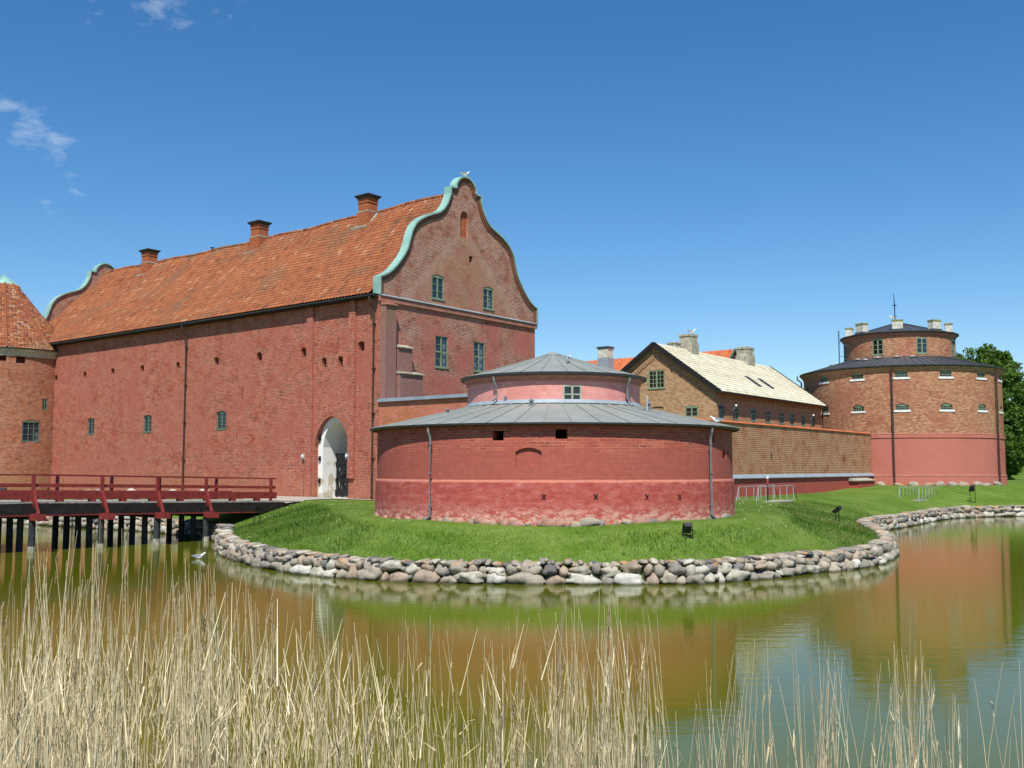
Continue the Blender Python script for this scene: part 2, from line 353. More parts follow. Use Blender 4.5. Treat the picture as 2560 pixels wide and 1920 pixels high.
def mk_plaster():
    m = NM('flaking white plaster'); p = m.pos(); z = m.xyz(p)[2]
    f = m.noise(p, 1.1, 8, .6); k = m.math('MULTIPLY', m.step(f, .50, .55), m.math('SUBTRACT', 1.0, m.step(z, 3.6, 4.4)))
    c = m.mix(m.math('MULTIPLY', k, .85), (.78, .78, .74), (.52, .44, .31)); return m.bsdf(c, .9)
M['plaster'] = mk_plaster()
M['plaster2'] = plain('cream cornice plaster', (.50, .45, .34), .85)
M['redwood'] = plain('falu red painted timber', (.20, .030, .026), .6, 0, .22, 5)
M['darkwood'] = plain('tarred timber', (.018, .014, .013), .6, 0, .3, 4)
M['pile'] = plain('tarred pile', (.035, .038, .042), .7, 0, .35, 5)
M['deck'] = plain('worn deck boards', (.30, .28, .25), .8, 0, .3, 6)
M['concrete'] = plain('old chimney render', (.36, .34, .26), .9, 0, .28, 3.5)
M['palech'] = plain('pale chimney render', (.55, .53, .45), .9, 0, .2, 3)
M['mosscap'] = plain('mossy cap', (.26, .25, .08), .95, 0, .2, 4)
M['galv'] = plain('galvanised steel', (.50, .52, .53), .45, .5)
M['gull'] = plain('white feathers', (.82, .82, .80), .8, 0, .04)
M['gullgrey'] = plain('grey feathers', (.30, .32, .35), .8, 0, .08)
M['beak'] = plain('orange beak', (.6, .3, .04), .6)
M['curtaincloth'] = plain('white curtain', (.8, .8, .8), .9)
M['redpaint'] = plain('red paint', (.5, .05, .05), .5)
def glassm(name, tint, tr):
    m = NM(name); g = m.n('ShaderNodeBsdfPrincipled'); m.set(g.inputs['Base Color'], tint); g.inputs['Roughness'].default_value = .04; g.inputs['Specular IOR Level'].default_value = .9
    g.inputs['Metallic'].default_value = 0
    t = m.n('ShaderNodeBsdfTransparent'); t.inputs[0].default_value = (.8, .85, .85, 1); x = m.n('ShaderNodeMixShader'); x.inputs[0].default_value = tr
    m.nt.links.new(g.outputs[0], x.inputs[1]); m.nt.links.new(t.outputs[0], x.inputs[2]); m.nt.links.new(x.outputs[0], m.out.inputs[0]); return m.m
M['glass'] = glassm('window glass', (.035, .055, .085), .45)
M['glassdark'] = glassm('dark window glass', (.012, .013, .012), .2)

def stonemat():
    m = NM('fieldstone'); p = m.obj(); r = m.rnd()
    base = m.ramp(r, [(0, (.09, .095, .10)), (.18, (.17, .165, .155)), (.4, (.27, .245, .20)), (.6, (.34, .30, .235)), (.75, (.33, .235, .165)), (.88, (.42, .385, .30)), (1, (.54, .52, .46))])
    v = m.noise(p, 5, 9, .72); c = m.mix(.8, base, m.ramp(v, [(.25, .55), (.75, 1.4)]), 'MULTIPLY')
    g = m.n('ShaderNodeNewGeometry'); up = m.xyz(g.outputs['Normal'])[2]; z = m.xyz(g.outputs['Position'])[2]
    li = m.math('MULTIPLY', m.step(m.noise(m.pos(), 1.7, 7, .7), .55, .63), m.math('MULTIPLY', m.step(up, .0, .6), m.step(z, .35, .5)))
    c = m.mix(m.math('MULTIPLY', m.step(m.noise(g.outputs['Position'], 2.6, 8, .75), .50, .66), .55), c, (.15, .135, .10)); c = m.mix(m.math('MULTIPLY', li, .75), c, (.46, .20, .03))
    wet = m.math('SUBTRACT', 1.0, m.step(z, .02, .10)); c = m.mix(m.math('MULTIPLY', wet, .75), c, (.05, .05, .03))
    return m.bsdf(c, .9, 0, m.bump(m.noise(p, 14, 8, .7), .6, .03), spec=.2)
M['stone'] = stonemat()
M['footstone'] = plain('reddish foot stones', (.34, .19, .14), .9, 0, .3, 3.5)
def leafm(name, stops, tr=.35):
    m = NM(name); c = m.ramp(m.rnd(), stops)
    d = m.n('ShaderNodeBsdfPrincipled'); m.set(d.inputs['Base Color'], c); d.inputs['Roughness'].default_value = .65; d.inputs['Specular IOR Level'].default_value = .2
    t = m.n('ShaderNodeBsdfTranslucent'); m.set(t.inputs[0], m.mix(1, c, (1.0, 1.0, .5), 'MULTIPLY')); x = m.n('ShaderNodeMixShader'); x.inputs[0].default_value = tr
    m.nt.links.new(d.outputs[0], x.inputs[1]); m.nt.links.new(t.outputs[0], x.inputs[2]); m.nt.links.new(x.outputs[0], m.out.inputs[0]); return m.m
M['grassblade'] = leafm('grass blades', [(0, (.030, .080, .008)), (.45, (.060, .145, .012)), (.8, (.115, .205, .022)), (1, (.28, .27, .10))], .35)
M['leaf'] = leafm('dark tree leaves', [(0, (.045, .09, .016)), (.5, (.10, .185, .03)), (1, (.19, .29, .055))], .4)
M['shrubleaf'] = leafm('shrub leaves', [(0, (.04, .10, .015)), (1, (.12, .24, .04))], .35)
M['reed'] = leafm('dry reed stems', [(0, (.20, .15, .105)), (.12, (.46, .36, .21)), (.4, (.74, .60, .36)), (.85, (.84, .72, .46)), (1, (.88, .81, .60))], .12)
M['bark'] = plain('bark', (.10, .075, .05), .95, 0, .3, 4)
M['daisy'] = plain('white petals', (.85, .85, .8), .7, 0, .03)

def groundm():
    m = NM('lawn'); p = m.pos(); x, y, z = m.xyz(p)[:3]
    a = m.noise(p, .35, 8, .65); b = m.noise(p, 5, 8, .75); c = m.mix(m.step(a, .35, .65), (.08, .155, .015), (.14, .215, .034))
    c = m.mix(m.math('MULTIPLY', m.step(m.noise(p, 1.1, 7, .7), .55, .75), .55), c, (.23, .25, .085))
    # mowing rings round the bastion
    dx = m.math('SUBTRACT', x, 1.64); dy = m.math('SUBTRACT', y, 40.5)
    r = m.math('SQRT', m.math('ADD', m.math('MULTIPLY', dx, dx), m.math('MULTIPLY', dy, dy)))
    rr = m.math('SINE', m.math('MULTIPLY', m.math('ADD', r, m.math('MULTIPLY', a, 1.2)), 7.0))
    c = m.mix(m.math('MULTIPLY', m.step(rr, -.6, .9), .22), c, (.19, .28, .075))
    c = m.mix(.8, c, m.ramp(b, [(.25, .55), (.75, 1.35)]), 'MULTIPLY')
    c = m.mix(m.math('SUBTRACT', 1.0, m.step(z, .1, .5)), c, (.06, .05, .03))
    return m.bsdf(c, .95, 0, m.bump(m.noise(p, 18, 6, .75), .9, .06), spec=.1)
M['ground'] = groundm()
M['gravel'] = plain('pale gravel', (.38, .34, .28), .95, 0, .18, 12)
def waterm():
    m = NM('green pond water'); p = m.pos()
    w1 = m.noise(m.map(p, (.55, 2.4, 1), (0, 0, 0), (0, 0, .12)), 1.5, 4, .55)
    w2 = m.noise(m.map(p, (.5, 1.8, 1), (5, 3, 0), (0, 0, -.2)), 5.5, 4, .55)
    patchy = m.step(m.noise(p, .07, 3, .5), .35, .68)
    h = m.math('ADD', m.math('MULTIPLY', w1, .5), m.math('MULTIPLY', w2, m.math('MULTIPLY', m.math('ADD', patchy, .25), .22)))
    return m.bsdf((.098, .110, .005), .035, 0, m.bump(h, .19, .04), spec=.42, IOR=1.333)
M['water'] = waterm()

# ------------------------------------------------------------------ shoreline and ground
SH_PX = [(0,1304),(100,1312),(200,1319),(300,1324),(390,1331),(450,1337),(518,1341),(556,1356),(550,1383),(625,1410),(703,1427),(797,1440),(939,1450),(1029,1454),(1163,1458),(1314,1460),(1594,1460),(1707,1460),
         (1775,1457),(1933,1444),(2069,1428),(2159,1419),(2204,1405),(2231,1387),(2225,1375),(2200,1355),(2170,1340),(2175,1330),(2254,1318),(2350,1298),(2420,1293),(2560,1290)]
SHORE = [tuple(PZ(x, y, 0)[:2]) for x, y in SH_PX]
ISL = [(-80, 97), (-46, 77)] + SHORE + [(62, 82), (76, 95)]
OUTER = [(84, 90), (72, 62), (58, 30), (45, 8), (30, 4.0), (10, 3.4), (0, 3.2), (-12, 3.2), (-30, 5), (-42, 14), (-48, 32), (-62, 60), (-88, 88)]
POLY = np.array(ISL + OUTER)
def field(X, Y):
    """signed distance to the water's edge: positive on land"""
    X = np.asarray(X, float); Y = np.asarray(Y, float); A = POLY; B = np.roll(POLY, -1, 0)
    d = np.full(X.shape, 1e9); ins = np.zeros(X.shape, bool)
    for (ax, ay), (bx, by) in zip(A, B):
        ex, ey = bx-ax, by-ay; t = np.clip(((X-ax)*ex+(Y-ay)*ey)/(ex*ex+ey*ey), 0, 1)
        d = np.minimum(d, np.hypot(X-ax-t*ex, Y-ay-t*ey))
        c = ((ay > Y) != (by > Y))
        with np.errstate(divide='ignore', invalid='ignore'): xi = (bx-ax)*(Y-ay)/((by-ay) if by != ay else 1e-9)+ax
        ins ^= c & (X < xi)
    return np.where(ins, -d, d)
def ss(x, a, b):
    t = np.clip((x-a)/(b-a), 0, 1); return t*t*(3-2*t)
def lumps(X, Y):
    return .5*np.sin(X*1.3+.7*np.sin(Y*.9))*np.cos(Y*1.1+.5*np.sin(X*.7)) + .35*np.sin(X*2.9+Y*1.7)*np.cos(Y*3.1-X*.8)
def tz(X, Y):
    X = np.asarray(X, float); Y = np.asarray(Y, float); d = field(X, Y)
    side = ss(np.abs(X-2.5), 6, 11)
    dm = 2.75 + side*np.where(X < 0, 2.3, 3.4)
    top = 1.73 + .38*ss(Y, 73, 84)*ss(X, 5, 25) + .06*ss(-X, 6, 12)
    t = np.clip((d-.45)/(dm-.45), 0, 1); prof = 1-(1-t)**(1.7-.45*side)
    z_is = np.where(d < .45, np.clip(d/.12, 0, 1)*.44+np.clip((d-.12)/.33, 0, 1)*.16, .60+(top-.60)*prof)
    z_is = z_is + lumps(X, Y)*.035*ss(d, .5, 1.5)*(1-ss(d, 4, 7))
    # knoll between the bastion and the curtain wall (right)
    z_out = np.minimum(1.9, d*.55)
    z = np.where(d > 0, np.where(Y < 27, z_out, z_is), np.maximum(-1.3, d*.7))
    hill = ss(X-.18*(Y-130), 67, 80)*ss(Y, 104, 118)*9.0
    far = ss(np.hypot(X, Y), 230, 420)*4
    return z + np.where(d > 8, hill + far*.6, 0)
gx = np.unique(np.concatenate([np.linspace(-2500, -200, 8), np.linspace(-180, -40, 24), np.arange(-36, 40, .3), np.linspace(40.5, 110, 110), np.linspace(120, 200, 10), np.linspace(260, 2500, 8)]))
gy = np.unique(np.concatenate([np.linspace(-600, -30, 6), np.linspace(-20, 28, 40), np.arange(28.3, 84, .3), np.linspace(84.6, 140, 90), np.linspace(145, 240, 12), np.linspace(300, 3000, 10)]))
GX, GY = np.meshgrid(gx, gy); GZ = tz(GX, GY)
V = np.stack([GX.ravel(), GY.ravel(), GZ.ravel()], 1); nx = len(gx); ny = len(gy)
i = (np.arange(ny-1)[:, None]*nx+np.arange(nx-1)[None, :]).ravel(); F = np.stack([i, i+1, i+nx+1, i+nx], 1)
g = mesh_np('ground', V, F, np.full(len(F), .5), M['ground'], smooth=True); tag(g, 'grass covered castle island and pond banks', 'ground', kind='structure')
def tz1(x, y): return float(tz(np.array([x]), np.array([y]))[0])
# water: one sheet over the moat
mb = MB(); mb.face([(-110, -5, 0), (110, -5, 0), (110, 115, 0), (-110, 115, 0)])
tag(mb.build('water', M['water']), 'still green moat water mirroring the red walls', 'water', kind='structure')

# ------------------------------------------------------------------ walls made of strips with openings
def arch_z(o, u):
    if not o.get('rise'): return o['z1']
    x = (u-(o['u0']+o['u1'])/2)/((o['u1']-o['u0'])/2); x = max(-1, min(1, x))
    if o.get('kind') == 'round': return o['z1']-o['rise']+o['rise']*sqrt(max(0, 1-x*x))
    if o.get('kind') == 'pointed': return o['z1']-o['rise']+o['rise']*(1-abs(x)**1.9)**.62
    return o['z1']-o['rise']*x*x
def strips(mb, us, zb, zt, ops, mp, flip=False):
    fb = zb if callable(zb) else (lambda u: zb); ft = zt if callable(zt) else (lambda u: zt)
    br = set(us)
    for o in ops:
        br.update((o['u0'], o['u1']))
        if o.get('rise'):
            n = o.get('n', 8); br.update(o['u0']+(o['u1']-o['u0'])*k/n for k in range(1, n))
    br = sorted(br); br = [b for i, b in enumerate(br) if i == 0 or b-br[i-1] > 1e-5]
    def fc(pts, uv): mb.face(pts[::-1] if flip else pts, uv[::-1] if flip else uv)
    for a, b in zip(br[:-1], br[1:]):
        m_ = (a+b)/2; e = min(1e-4, (b-a)*.1); act = sorted([o for o in ops if o['u0'] < m_ < o['u1']], key=lambda o: o['z0'])
        la, lb = fb(a+e), fb(b-e)
        for o in act+[None]:
            if o is None: ha, hb = ft(a+e), ft(b-e)
            else: ha = hb = o['z0']
            if ha > la+1e-5 or hb > lb+1e-5: fc([mp(a, la, 0), mp(b, lb, 0), mp(b, hb, 0), mp(a, ha, 0)], [(a, la), (b, lb), (b, hb), (a, ha)])
            if o is not None:
                la, lb = arch_z(o, a), arch_z(o, b); D = o.get('depth', .15)
                fc([mp(a, la, D), mp(b, lb, D), mp(b, lb, 0), mp(a, la, 0)][::-1], [(a, la), (b, la), (b, la+D), (a, la+D)][::-1])
                fc([mp(a, o['z0'], 0), mp(b, o['z0'], 0), mp(b, o['z0'], D), mp(a, o['z0'], D)][::-1], [(a, la), (b, la), (b, la+D), (a, la+D)][::-1])
                if o.get('back'): fc([mp(a, o['z0'], D), mp(b, o['z0'], D), mp(b, lb, D), mp(a, la, D)], [(a, o['z0']), (b, o['z0']), (b, lb), (a, la)])
    for o in ops:
        D = o.get('depth', .15)
        for u, sg in ((o['u0'], 1), (o['u1'], -1)):
            z1 = arch_z(o, u); q = [mp(u, o['z0'], 0), mp(u, o['z0'], D), mp(u, z1, D), mp(u, z1, 0)]; uv = [(u, o['z0']), (u+D, o['z0']), (u+D, z1), (u, z1)]
            if sg < 0: q = q[::-1]; uv = uv[::-1]
            fc(q[::-1], uv[::-1])
def mapbar(mb, mp, u0, u1, z0, z1, d0, d1, t=.5):
    mb.hexa([mp(u0, z0, d0), mp(u1, z0, d0), mp(u1, z0, d1), mp(u0, z0, d1), mp(u0, z1, d0), mp(u1, z1, d0), mp(u1, z1, d1), mp(u0, z1, d1)], t)
def window(par, mp, o, cols=2, rows=3, fm='framegreen', gl='glass', d=None, fw=.07, bw=.03, mull=.09, sill=None, curtain=None, transom=None, name='window', shutter=0):
    """frame (a part) with its pane, curtain or sill as sub-parts"""
    D = o.get('depth', .15) if d is None else d; u0, u1, z0, z1 = o['u0'], o['u1'], o['z0'], o['z1']; rise = o.get('rise', 0) or 0
    f = MB(); zf = z1-rise
    mapbar(f, mp, u0, u0+fw, z0, zf, D-.05, D+.03); mapbar(f, mp, u1-fw, u1, z0, zf, D-.05, D+.03); mapbar(f, mp, u0+fw, u1-fw, z0, z0+fw, D-.05, D+.03)
    if rise:
        n = 8
        for k in range(n):
            a = u0+(u1-u0)*k/n; b = u0+(u1-u0)*(k+1)/n; za, zb_ = arch_z(o, a), arch_z(o, b); lo = zf-fw
            f.hexa([mp(a, lo, D-.05), mp(b, lo, D-.05), mp(b, lo, D+.03), mp(a, lo, D+.03), mp(a, za+.002, D-.05), mp(b, zb_+.002, D-.05), mp(b, zb_+.002, D+.03), mp(a, za+.002, D+.03)])
    else: mapbar(f, mp, u0+fw, u1-fw, zf-fw, zf, D-.05, D+.03)
    iu0, iu1, iz0, iz1 = u0+fw, u1-fw, z0+fw, zf-fw
    for k in range(1, cols):
        uc = iu0+(iu1-iu0)*k/cols; h = mull/2 if (cols % 2 == 0 and k == cols//2) else bw/2
        mapbar(f, mp, uc-h, uc+h, iz0, iz1, D-.045, D+.02)
    for k in range(1, rows):
        zc = iz0+(iz1-iz0)*k/rows; h = mull/2 if transom == k else bw/2
        mapbar(f, mp, iu0, iu1, zc-h, zc+h, D-.035, D+.018)
    fo = f.build(name, M[fm], par)
    g_ = MB(); g_.face([mp(iu0-.01, iz0-.01, D), mp(iu1+.01, iz0-.01, D), mp(iu1+.01, iz1+.01, D), mp(iu0-.01, iz1+.01, D)]); g_.build('pane', M[gl], fo)
    if curtain:
        c_ = MB(); W_ = iu1-iu0
        for (a, b, c, e, zz) in curtain:      # a-b at top, c-e at bottom, fraction of width, height fraction
            n = 6
            for k in range(n):
                t0, t1 = k/n, (k+1)/n
                ua0, ua1 = iu0+W_*(a+(b-a)*t0), iu0+W_*(a+(b-a)*t1); ub0, ub1 = iu0+W_*(c+(e-c)*t0), iu0+W_*(c+(e-c)*t1)
                zt_ = iz0+(iz1-iz0)*zz; dd = .09+.03*(k % 2); de = .09+.03*((k+1) % 2)
                c_.face([mp(ub0, iz0, D+dd), mp(ub1, iz0, D+de), mp(ua1, zt_, D+de), mp(ua0, zt_, D+dd)])
        c_.build('curtain', M['curtaincloth'], fo)
    if sill:
        s_ = MB(); mapbar(s_, mp, u0-sill[1], u1+sill[1], z0-sill[0], z0, -sill[2], D); s_.build('sill', M[sill[3]], fo)
    return fo
def tiled(mb, Pf, length, slope, cw=.25, rh=.34, amp=.035, seg=4, lift=.03, taper=None):
    nc = max(2, int(round(length/cw))); nr = max(2, int(round(slope/rh)))
    ct = [random.uniform(-.12, .12) for _ in range(nc)]; rt = [random.uniform(-.10, .10) for _ in range(nr)]
    for r in range(nr):
        b0, b1 = r/nr, (r+1)/nr
        for c in range(nc):
            t = .5+random.uniform(-.26, .26)+ct[c]+rt[r]
            if random.random() < .04: t += random.choice([-.4, .45])
            t = min(1, max(0, t))
            for k in range(seg):
                a0, a1 = (c+k/seg)/nc, (c+(k+1)/seg)/nc; h0 = amp*abs(sin(pi*k/seg)); h1 = amp*abs(sin(pi*(k+1)/seg))
                p0, p1, p2, p3 = Pf(a0, b0, h0+lift), Pf(a1, b0, h1+lift), Pf(a1, b1, h1), Pf(a0, b1, h0)
                mb.face([p0, p1, p2, p3], None, t); mb.face([Pf(a0, b0, h0), Pf(a1, b0, h1), p1, p0], None, t)

# ------------------------------------------------------------------ main castle building
C0 = PY(945, 1250, 56.5); C0.z = 0
Lv = ray(-1862, 1170); Lv.z = 0; Lv.normalize(); Gv = ray(3250, 1170); Gv.z = 0; Gv.normalize()
nL = Vector((-Lv.y, Lv.x, 0)); nG = Vector((Gv.y, -Gv.x, 0))
UL = 43.0; GW_ = 14.6; VC = 7.3
def LW(px, py): p = PP(px, py, C0, nL); return ((p-C0).dot(Lv), p.z)
def GWp(px, py): p = PP(px, py, C0, nG); return ((p-C0).dot(Gv), p.z)
mpL = lambda u, z, d: C0 + Lv*u + Gv*d + Vector((0, 0, z))
mpG = lambda u, z, d: C0 + Gv*u + Lv*d + Vector((0, 0, z))
def rect(f, x0, y0, x1, y1, **k):
    a = f(x0, (y0+y1)/2)[0]; b = f(x1, (y0+y1)/2)[0]; xm = (x0+x1)/2; zt_, zb_ = f(xm, y0)[1], f(xm, y1)[1]
    return dict(u0=min(a, b), u1=max(a, b), z0=zb_, z1=zt_, **k)
castle = thing('castle_building', 'long red brick castle hall with orange tiled roof and scrolled gable', 'castle', tuple(C0))
ops = []
winL = [rect(LW, 219, 1045, 235, 1085, depth=.22, rise=.10), rect(LW, 359, 1037, 379, 1080, depth=.22, rise=.12), rect(LW, 541, 1027, 565, 1072.5, depth=.22, rise=.12)]
ops += winL
for x0, y0, x1, y1 in ((136,937,144,951), (208,928,216,943), (277,920,286,935), (351,912,360,928), (440,904,449,921), (535,892,547,911), (641,880,655,901), (753,868,766,892), (804,893,816,918), (845,890,857,916), (895,852,911,877)):
    ops.append(rect(LW, x0, y0, x1, y1, depth=.75, rise=.12, n=4))
for x, y0, y1 in ((230,971,984),(198,1002,1024),(239,993,1017),(280,990,1025),(323,990,1019),(369,959,980),(384,981,1008),(452,976,1008),(537,971,1000),(555,942,963),(606,964,998),(195,1096,1120),(261,1096,1116),(329,1096,1111),(405,1089,1111),(540,1082,1106),(591,1082,1099),(607,965,998),(703,975,1000)):
    ops.append(rect(LW, x-.9, y0, x+.9, y1, depth=.06, back=True))
gate = rect(LW, 785, 1041, 871, 1243, depth=.32, rise=1.75, kind='pointed', n=16); gate['z0'] = 1.78; ops.append(gate)
b = MB(); strips(b, [0, UL], 1.0, 13.16, ops, mpL)
b.build('long_wall', M['main'], castle)
for o in winL: window(castle, mpL, o, 2, 4, 'framedark', 'glass', .12, fw=.06, bw=.03, mull=.07, sill=(.05, .04, .03, 'framedark'))
# gate passage: white plastered arch, set back
gi = dict(u0=LW(865, 1150)[0]+.10, u1=LW(796, 1150)[0]-.02, z0=1.78, z1=gate['z1']-.26, rise=1.5, kind='pointed', depth=4.2, n=16, back=True)
mpg = lambda u, z, d: mpL(u, z, d+.32)
b = MB(); strips(b, [gate['u0'], gate['u1']], 1.78, lambda u: arch_z(gate, u), [gi], mpg)
arch = b.build('gate_arch', M['plaster'], castle)
for zz in (6.4*.0+2.75, 4.05, 5.25):
    for uu in (gi['u0']-.14, gi['u1']+.2):
        b = MB(); c = mpg(uu, zz, -.06); b.box(c, Lv*.05, Gv*.06, Vector((0, 0, .14))); b.box(c-Vector((0, 0, .02))-Gv*.03, Lv*.10, Gv*.03, Vector((0, 0, .04))); b.build('hinge', M['iron'], arch)
b = MB(); gu0, gu1 = gi['u0']+.02, gi['u1']-.05; gd = 1.0; gz0, gz1 = 1.86, LW(848, 1127)[1]-.15
nb = 13
for k in range(nb): uc = gu0+(gu1-gu0)*(k+.5)/nb; mapbar(b, mpg, uc-.035, uc+.035, gz0, gz1, gd-.02, gd+.02)
for a_, c_ in ((gz0, gz0+.38), (gz0+.85, gz0+1.02), (gz1-.62, gz1-.48), (gz1-.08, gz1+.03)): mapbar(b, mpg, gu0, gu1, a_, c_, gd-.05, gd+.05)
b.bar(mpg(gu0+.1, gz0+1.0, gd-.05), mpg(gu1-.1, gz1-.6, gd-.05), .1, .05, up=Gv); b.bar(mpg(gu1-.1, gz0+1.0, gd-.07), mpg(gu0+.1, gz1-.6, gd-.07), .1, .05, up=Gv)
b.build('gate_leaf', M['iron'], castle)
# pilasters
for xa, xb, zb_ in ((768, 783, 1.2), (874, 889, LW(881, 1196)[1])):
    ua, ub = LW(xb, 1000)[0], LW(xa, 1000)[0]; b = MB(); mapbar(b, mpL, ua, ub, zb_, 13.1, -.14, .0); b.build('pilaster', M['main'], castle)
# gable walls: profile (distance from the centre line, height)
PRF = [(7.42, 13.15), (7.42, 14.15), (6.75, 14.46), (6.15, 14.95), (5.62, 15.55), (5.25, 16.1), (5.03, 16.7), (4.83, 17.25), (4.45, 17.78), (3.85, 18.2), (3.15, 18.52), (2.45, 18.8), (2.05, 19.12), (1.7, 19.6), (1.48, 20.12), (1.44, 20.57),
       (1.0, 20.58), (.93, 20.85), (.75, 21.12), (.5, 21.32), (.25, 21.43), (0, 21.46)]
def smooth(pts):
    r = []
    for i in range(len(pts)-1):
        p0 = pts[max(i-1, 0)]; p1, p2 = pts[i], pts[i+1]; p3 = pts[min(i+2, len(pts)-1)]
        if i in (0, 1, 14, 15) : p0 = p1
        if i in (0, 14, 15, 13): p3 = p2
        for k in range(3):
            t = k/3; f = lambda a, b_, c, d: .5*((2*b_)+(-a+c)*t+(2*a-5*b_+4*c-d)*t*t+(-a+3*b_-3*c+d)*t**3)
            r.append((f(p0[0], p1[0], p2[0], p3[0]), f(p0[1], p1[1], p2[1], p3[1])))
    r.append(pts[-1]); return r
PR = smooth(PRF)
full = [(VC-w_, z) for w_, z in PR] + [(VC+w_, z) for w_, z in PR[::-1][1:]]
PI = sorted([(w_, z) for w_, z in PR], key=lambda q: q[0])
wz = np.array([q[0] for q in PR[::-1]]); zz_ = np.array([q[1] for q in PR[::-1]])
wz = np.maximum.accumulate(wz+np.arange(len(wz))*1e-5)
def ztop(v): return float(np.interp(abs(v-VC), wz, zz_))-.04
vs = sorted(set([round(VC+s_*q, 4) for q in wz for s_ in (-1, 1) if q <= 7.42]))
gops = [rect(GWp, 1080, 687, 1110, 748, depth=.14, rise=.12), rect(GWp, 1208, 717, 1234, 773, depth=.14, rise=.12),
        rect(GWp, 1088, 841, 1120.5, 919, depth=.14), rect(GWp, 1184, 856, 1212.5, 929, depth=.14)]
hole = rect(GWp, 1173, 640, 1182, 657, depth=.6); nich = rect(GWp, 1151, 529, 1170, 595, depth=.16, rise=.35, kind='round', n=8)
b = MB(); strips(b, vs, 13.02, ztop, [o for o in gops if o['z0'] > 13]+[hole, nich], mpG)
gb = b.build('gable', M['gable'], castle)
b = MB(); strips(b, [-.0, GW_], 1.0, 13.02, [o for o in gops if o['z0'] < 13], mpG); b.build('gable_wall', M['gable'], castle)
b = MB(); mapbar(b, mpG, nich['u0']-.01, nich['u1']+.01, nich['z0'], nich['z1'], .15, .17); b.build('blind_niche', M['niche'], castle)
b = MB(); strips(b, vs, 13.0, ztop, [], lambda u, z, d: mpG(u, z, .5), flip=True); b.build('gable_back', M['gable'], castle)
cu = [(.72, 1, .9, 1, 1.0)]
window(castle, mpG, gops[0], 2, 3, 'framegreen', 'glass', .08, fw=.07, sill=(.06, .05, .05, 'framegreen'))
window(castle, mpG, gops[1], 2, 3, 'framegreen', 'glass', .08, fw=.07, sill=(.06, .05, .05, 'framegreen'), curtain=[(.8, 1, .62, 1, .6)])
window(castle, mpG, gops[2], 2, 4, 'framegreen', 'glass', .08, fw=.07, transom=2, sill=(.06, .05, .05, 'framegreen'), curtain=[(.72, 1, .78, 1, .98), (.4, .9, .55, .9, .3)])
window(castle, mpG, gops[3], 2, 4, 'framegreen', 'glass', .08, fw=.07, transom=2, sill=(.06, .05, .05, 'framegreen'), curtain=[(.80, 1, .66, 1, .98), (.0, .35, .0, .42, .45)])
# far gable
far0 = C0+Lv*(UL-.5)
b = MB(); strips(b, vs, 12.5, ztop, [], lambda u, z, d: far0+Gv*u+Vector((0, 0, z))); strips(b, vs, 1, ztop, [], lambda u, z, d: far0+Lv*.5+Gv*u+Vector((0, 0, z)), flip=True)
b.build('far_gable', M['gable'], castle)
b = MB(); strips(b, [0, UL], 1.0, 13.16, [], lambda u, z, d: C0+Gv*GW_+Lv*u+Vector((0, 0, z)), flip=True); b.build('rear_wall', M['main'], castle)
# copper copings and brick moulding under them
def sweep(mb, prof, mp, d0, d1, th0, th1):
    n = len(prof); off = []
    for i in range(n):
        a = Vector(prof[max(i-1, 0)]); c = Vector(prof[min(i+1, n-1)]); t_ = (c-a).normalized(); off.append(Vector((-t_.y, t_.x)))
    for i in range(n-1):
        p, q = Vector(prof[i]), Vector(prof[i+1]); o1, o2 = off[i], off[i+1]
        A0, B0 = p+o1*th0, q+o2*th0; A1, B1 = p+o1*th1, q+o2*th1
        mb.face([mp(*A1, d0), mp(*B1, d0), mp(*B1, d1), mp(*A1, d1)][::-1]); mb.face([mp(*A0, d0), mp(*B0, d0), mp(*B1, d0), mp(*A1, d0)])
        mb.face([mp(*A0, d0), mp(*B0, d0), mp(*B0, d1), mp(*A0, d1)]); mb.face([mp(*A0, d1), mp(*B0, d1), mp(*B1, d1), mp(*A1, d1)][::-1])
b = MB(); sweep(b, full, mpG, -.16, .42, -.05, .05); b.build('copper_coping', M['copper'], castle)
b = MB(); sweep(b, full, mpG, -.09, 0, -.20, -.05); sweep(b, full, mpG, -.05, 0, -.33, -.20); b.build('coping_moulding', M['moulding'], castle)
b = MB(); sweep(b, full, lambda u, z, d: far0+Lv*(d)+Gv*u+Vector((0, 0, z)), -.12, .55, -.05, .05); b.build('copper_coping', M['copper'], castle)
# string course across the gable
b = MB(); mapbar(b, mpG, -.12, GW_+.12, 12.78, 13.08, -.12, 0); b.build('string_course', M['string'], castle)
b = MB(); b.hexa([mpG(-.14, 13.08, -.18), mpG(GW_+.14, 13.08, -.18), mpG(GW_+.14, 13.08, 0), mpG(-.14, 13.08, 0), mpG(-.14, 13.11, -.18), mpG(GW_+.14, 13.11, -.18), mpG(GW_+.14, 13.2, 0), mpG(-.14, 13.2, 0)]); b.build('flashing', M['lead'], castle)
